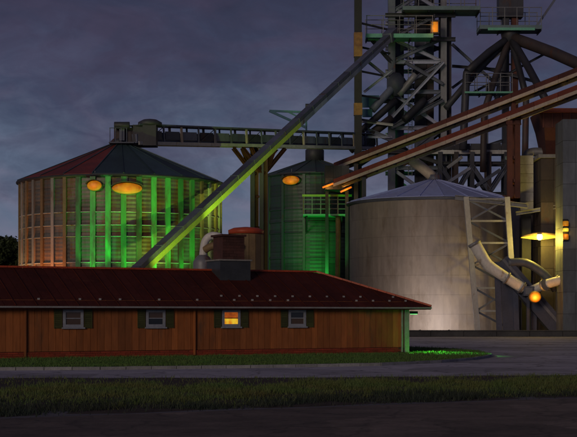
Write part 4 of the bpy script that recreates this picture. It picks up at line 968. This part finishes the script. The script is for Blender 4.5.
def bulkhead(name, c, rx, rz, m, label, col, power, back=M['black'], hang=None):
    t = thing(name, c, label, 'lamp')
    n_ = 20
    def ring(nm, k, d0, d1, mm):
        v = []; 
        for dd_, kk in ((d0, k), (d1, k), (d1 - .1, k * .6)):
            for i in range(n_): th_ = 2 * math.pi * i / n_; v.append((c.x + rx * kk * math.cos(th_), c.y + dd_, c.z + rz * kk * math.sin(th_)))
        f = [(j * n_ + i, j * n_ + (i + 1) % n_, (j + 1) * n_ + (i + 1) % n_, (j + 1) * n_ + i) for j in range(2) for i in range(n_)] + [tuple(range(2 * n_, 3 * n_))]
        put(nm, mesh(nm, v, f, mm, True), t)
    ring('housing', 1.12, .3, -.0, back); ring('lens', 1.0, .0, -.12, m)
    if hang is not None: beam('bracket', c + Vector((0, .25, 0)), hang, .14, M['dark'], t)
    bulb(t, c + Vector((0, -.7, -.1)), col, power, None, .25)
    return t
bulkhead('round_lamp', P(535, 297, 144.6), .60, .56, M['lens_mottled'], 'round orange lamp under the pale pipes', (1, .42, .06), 160, back=M['ochre'], hang=P(536, 290, 145.8))
tw = thing('tower_lantern', P(434.5, 27, 178.2), 'box shaped amber lantern between the two high tower platforms', 'lamp')
q = P(434.5, 33.5, 178.2)
boxm('lens', (q.x - .42, 177.9, q.z + .12), (q.x + .42, 178.6, q.z + 1.45), M['lens_mottled'], tw)
for dx in (-.46, .46):
    for dy in (177.86, 178.64): beam('corner_bar', (q.x + dx, dy, q.z), (q.x + dx, dy, q.z + 1.6), .12, M['dark'], tw)
boxm('lantern_cap', (q.x - .58, 177.75, q.z + 1.455), (q.x + .58, 178.75, q.z + 1.66), M['dark'], tw); boxm('lantern_base', (q.x - .55, 177.78, q.z - .06), (q.x + .55, 178.72, q.z + .115), M['dark'], tw)
beam('bracket', (q.x, 178.2, q.z + 1.6), (q.x, 178.4, q.z + 2.5), .14, M['dark'], tw)
bulb(tw, (q.x - .2, 177.2, q.z + .6), (1, .42, .06), 35, None, .25)
sk = thing('signal_stack', P(566, 234, 142.8), 'small vertical stack of orange and yellow signal lights on the grey column', 'signal light')
boxm('housing', (px_(562.8, 142.8), 142.75, pz(241, 142.8)), (px_(568.0, 142.8), 143.0, pz(219, 142.8)), M['black'], sk)
for (ya, yb, mm) in ((226, 221.5, 'lens_mottled'), (231.5, 228.5, 'lens_yellow'), (239.5, 234.5, 'lens_mottled')):
    lathe('lens', [(.27, 0), (.3, .1), (.3, (yb - ya) * -.1), (.2, (yb - ya) * -.1 + .05)], M[mm], sk, (px_(565.7, 142.6), 142.62, pz(ya, 142.6)), 14)
bulb(sk, P(565.5, 233, 142.0), (1, .55, .07), 30, None, .2)
yl = thing('yard_lamp', P(546, 237, 149), 'yellow yard lamp on the dark leg house, its flare built as a long lens', 'lamp')
Yy = 148.4
pipe('housing', [P(522, 236.6, Yy + .12), P(530, 235.4, Yy + .12), P(541, 234.6, Yy + .12), P(553, 235.0, Yy + .12), P(563, 235.8, Yy + .12)], lambda t_: .08 + .22 * math.sin(math.pi * t_), M['ochre'], yl, 12, 5)
pipe('lens', [P(521, 237.6, Yy), P(530, 237.2, Yy), P(540, 236.8, Yy), P(552, 236.6, Yy), P(563, 236.8, Yy)], lambda t_: .05 + .26 * math.sin(math.pi * t_) ** 1.5, M['lens_yellow'], yl, 12, 5)  # lamp flare modelled as a long tapered glowing lens
lathe('bulb_cover', [(.1, -.42), (.3, -.3), (.36, 0), (.25, .2)], M['lens_white'], yl, P(539.5, 236.2, Yy - .12), 14)
beam('arm', P(548, 234.5, Yy + .1), P(548, 234.5, YD + .1), .2, M['dark'], yl)
bulb(yl, P(541, 240.0, Yy - .9), (1, .72, .10), 1300, None, .3)
# green lamp on the end wall of the house, lighting the lawn tip
q = Hm @ Vector((0.20, 0.4, 2.0))
gl = thing('wall_lamp', q, 'small black lamp with green lens under the right eave of the house', 'lamp')
boxm('arm', (0.0, 0.36, 2.12), (0.58, 0.44, 2.18), M['black'], gl, Hm); boxm('housing', (0.582, 0.24, 2.06), (0.90, 0.56, 2.2), M['black'], gl, Hm); boxm('lens', (0.60, 0.26, 2.03), (0.88, 0.54, 2.058), M['lens_green'], gl, Hm)
bulb(gl, Hm @ Vector((0.74, 0.40, 2.0)), (0.14, 1.0, 0.10), 8500, (72, Vector((1.15, -1.6, -2.5))), .15)

# ------------------------------------------------------------------ tree at the far left
def tree(loc, h, rad, label, n=5200, seed=1):
    rnd = random.Random(seed); t = thing('tree', loc, label, 'tree'); L0 = Vector(loc)
    tk = pipe('trunk', [L0, L0 + Vector((.1, 0, h * .25)), L0 + Vector((-.1, .1, h * .55)), L0 + Vector((.1, 0, h * .85))], lambda s: .34 * (1 - s) + .06, M['bark'], t, 9, 4)
    cl = []
    for k in range(60):
        a = rnd.uniform(0, 6.283); z = rnd.uniform(.20, .95); rr = rad * math.sin(math.pi * min(1, (z - .15) / .95)) ** .6 * rnd.uniform(.35, 1)
        cl.append((L0 + Vector((rr * math.cos(a), rr * math.sin(a), h * z)), rnd.uniform(.9, 1.7)))
        if k % 2 == 0: pipe('limb', [L0 + Vector((0, 0, h * z * .6)), L0.lerp(cl[-1][0], .6) + Vector((0, 0, h * z * .3)), cl[-1][0]], lambda s: .12 * (1 - s) + .02, M['bark'], tk, 6, 3)
    v, f = [], []
    for k in range(n):
        c, r = cl[k % len(cl)]; d_ = Vector((rnd.gauss(0, 1), rnd.gauss(0, 1), rnd.gauss(0, .8))).normalized() * r * rnd.random() ** .4
        p = c + d_; s = rnd.uniform(.12, .30); A_ = Vector((rnd.gauss(0, 1), rnd.gauss(0, 1), rnd.gauss(0, 1))).normalized() * s; B_ = A_.orthogonal().normalized() * s * .6
        i = len(v); v += [p - A_, p + B_, p + A_, p - B_]; f.append((i, i + 1, i + 2, i + 3))
    tag(put('crown', mesh('crown', v, f, M['leaf']), t), kind='stuff')
tree((-35.2, 168, 0), 11.2, 4.4, 'dark olive tree at the left edge beside the brown bin', 26000, 5)
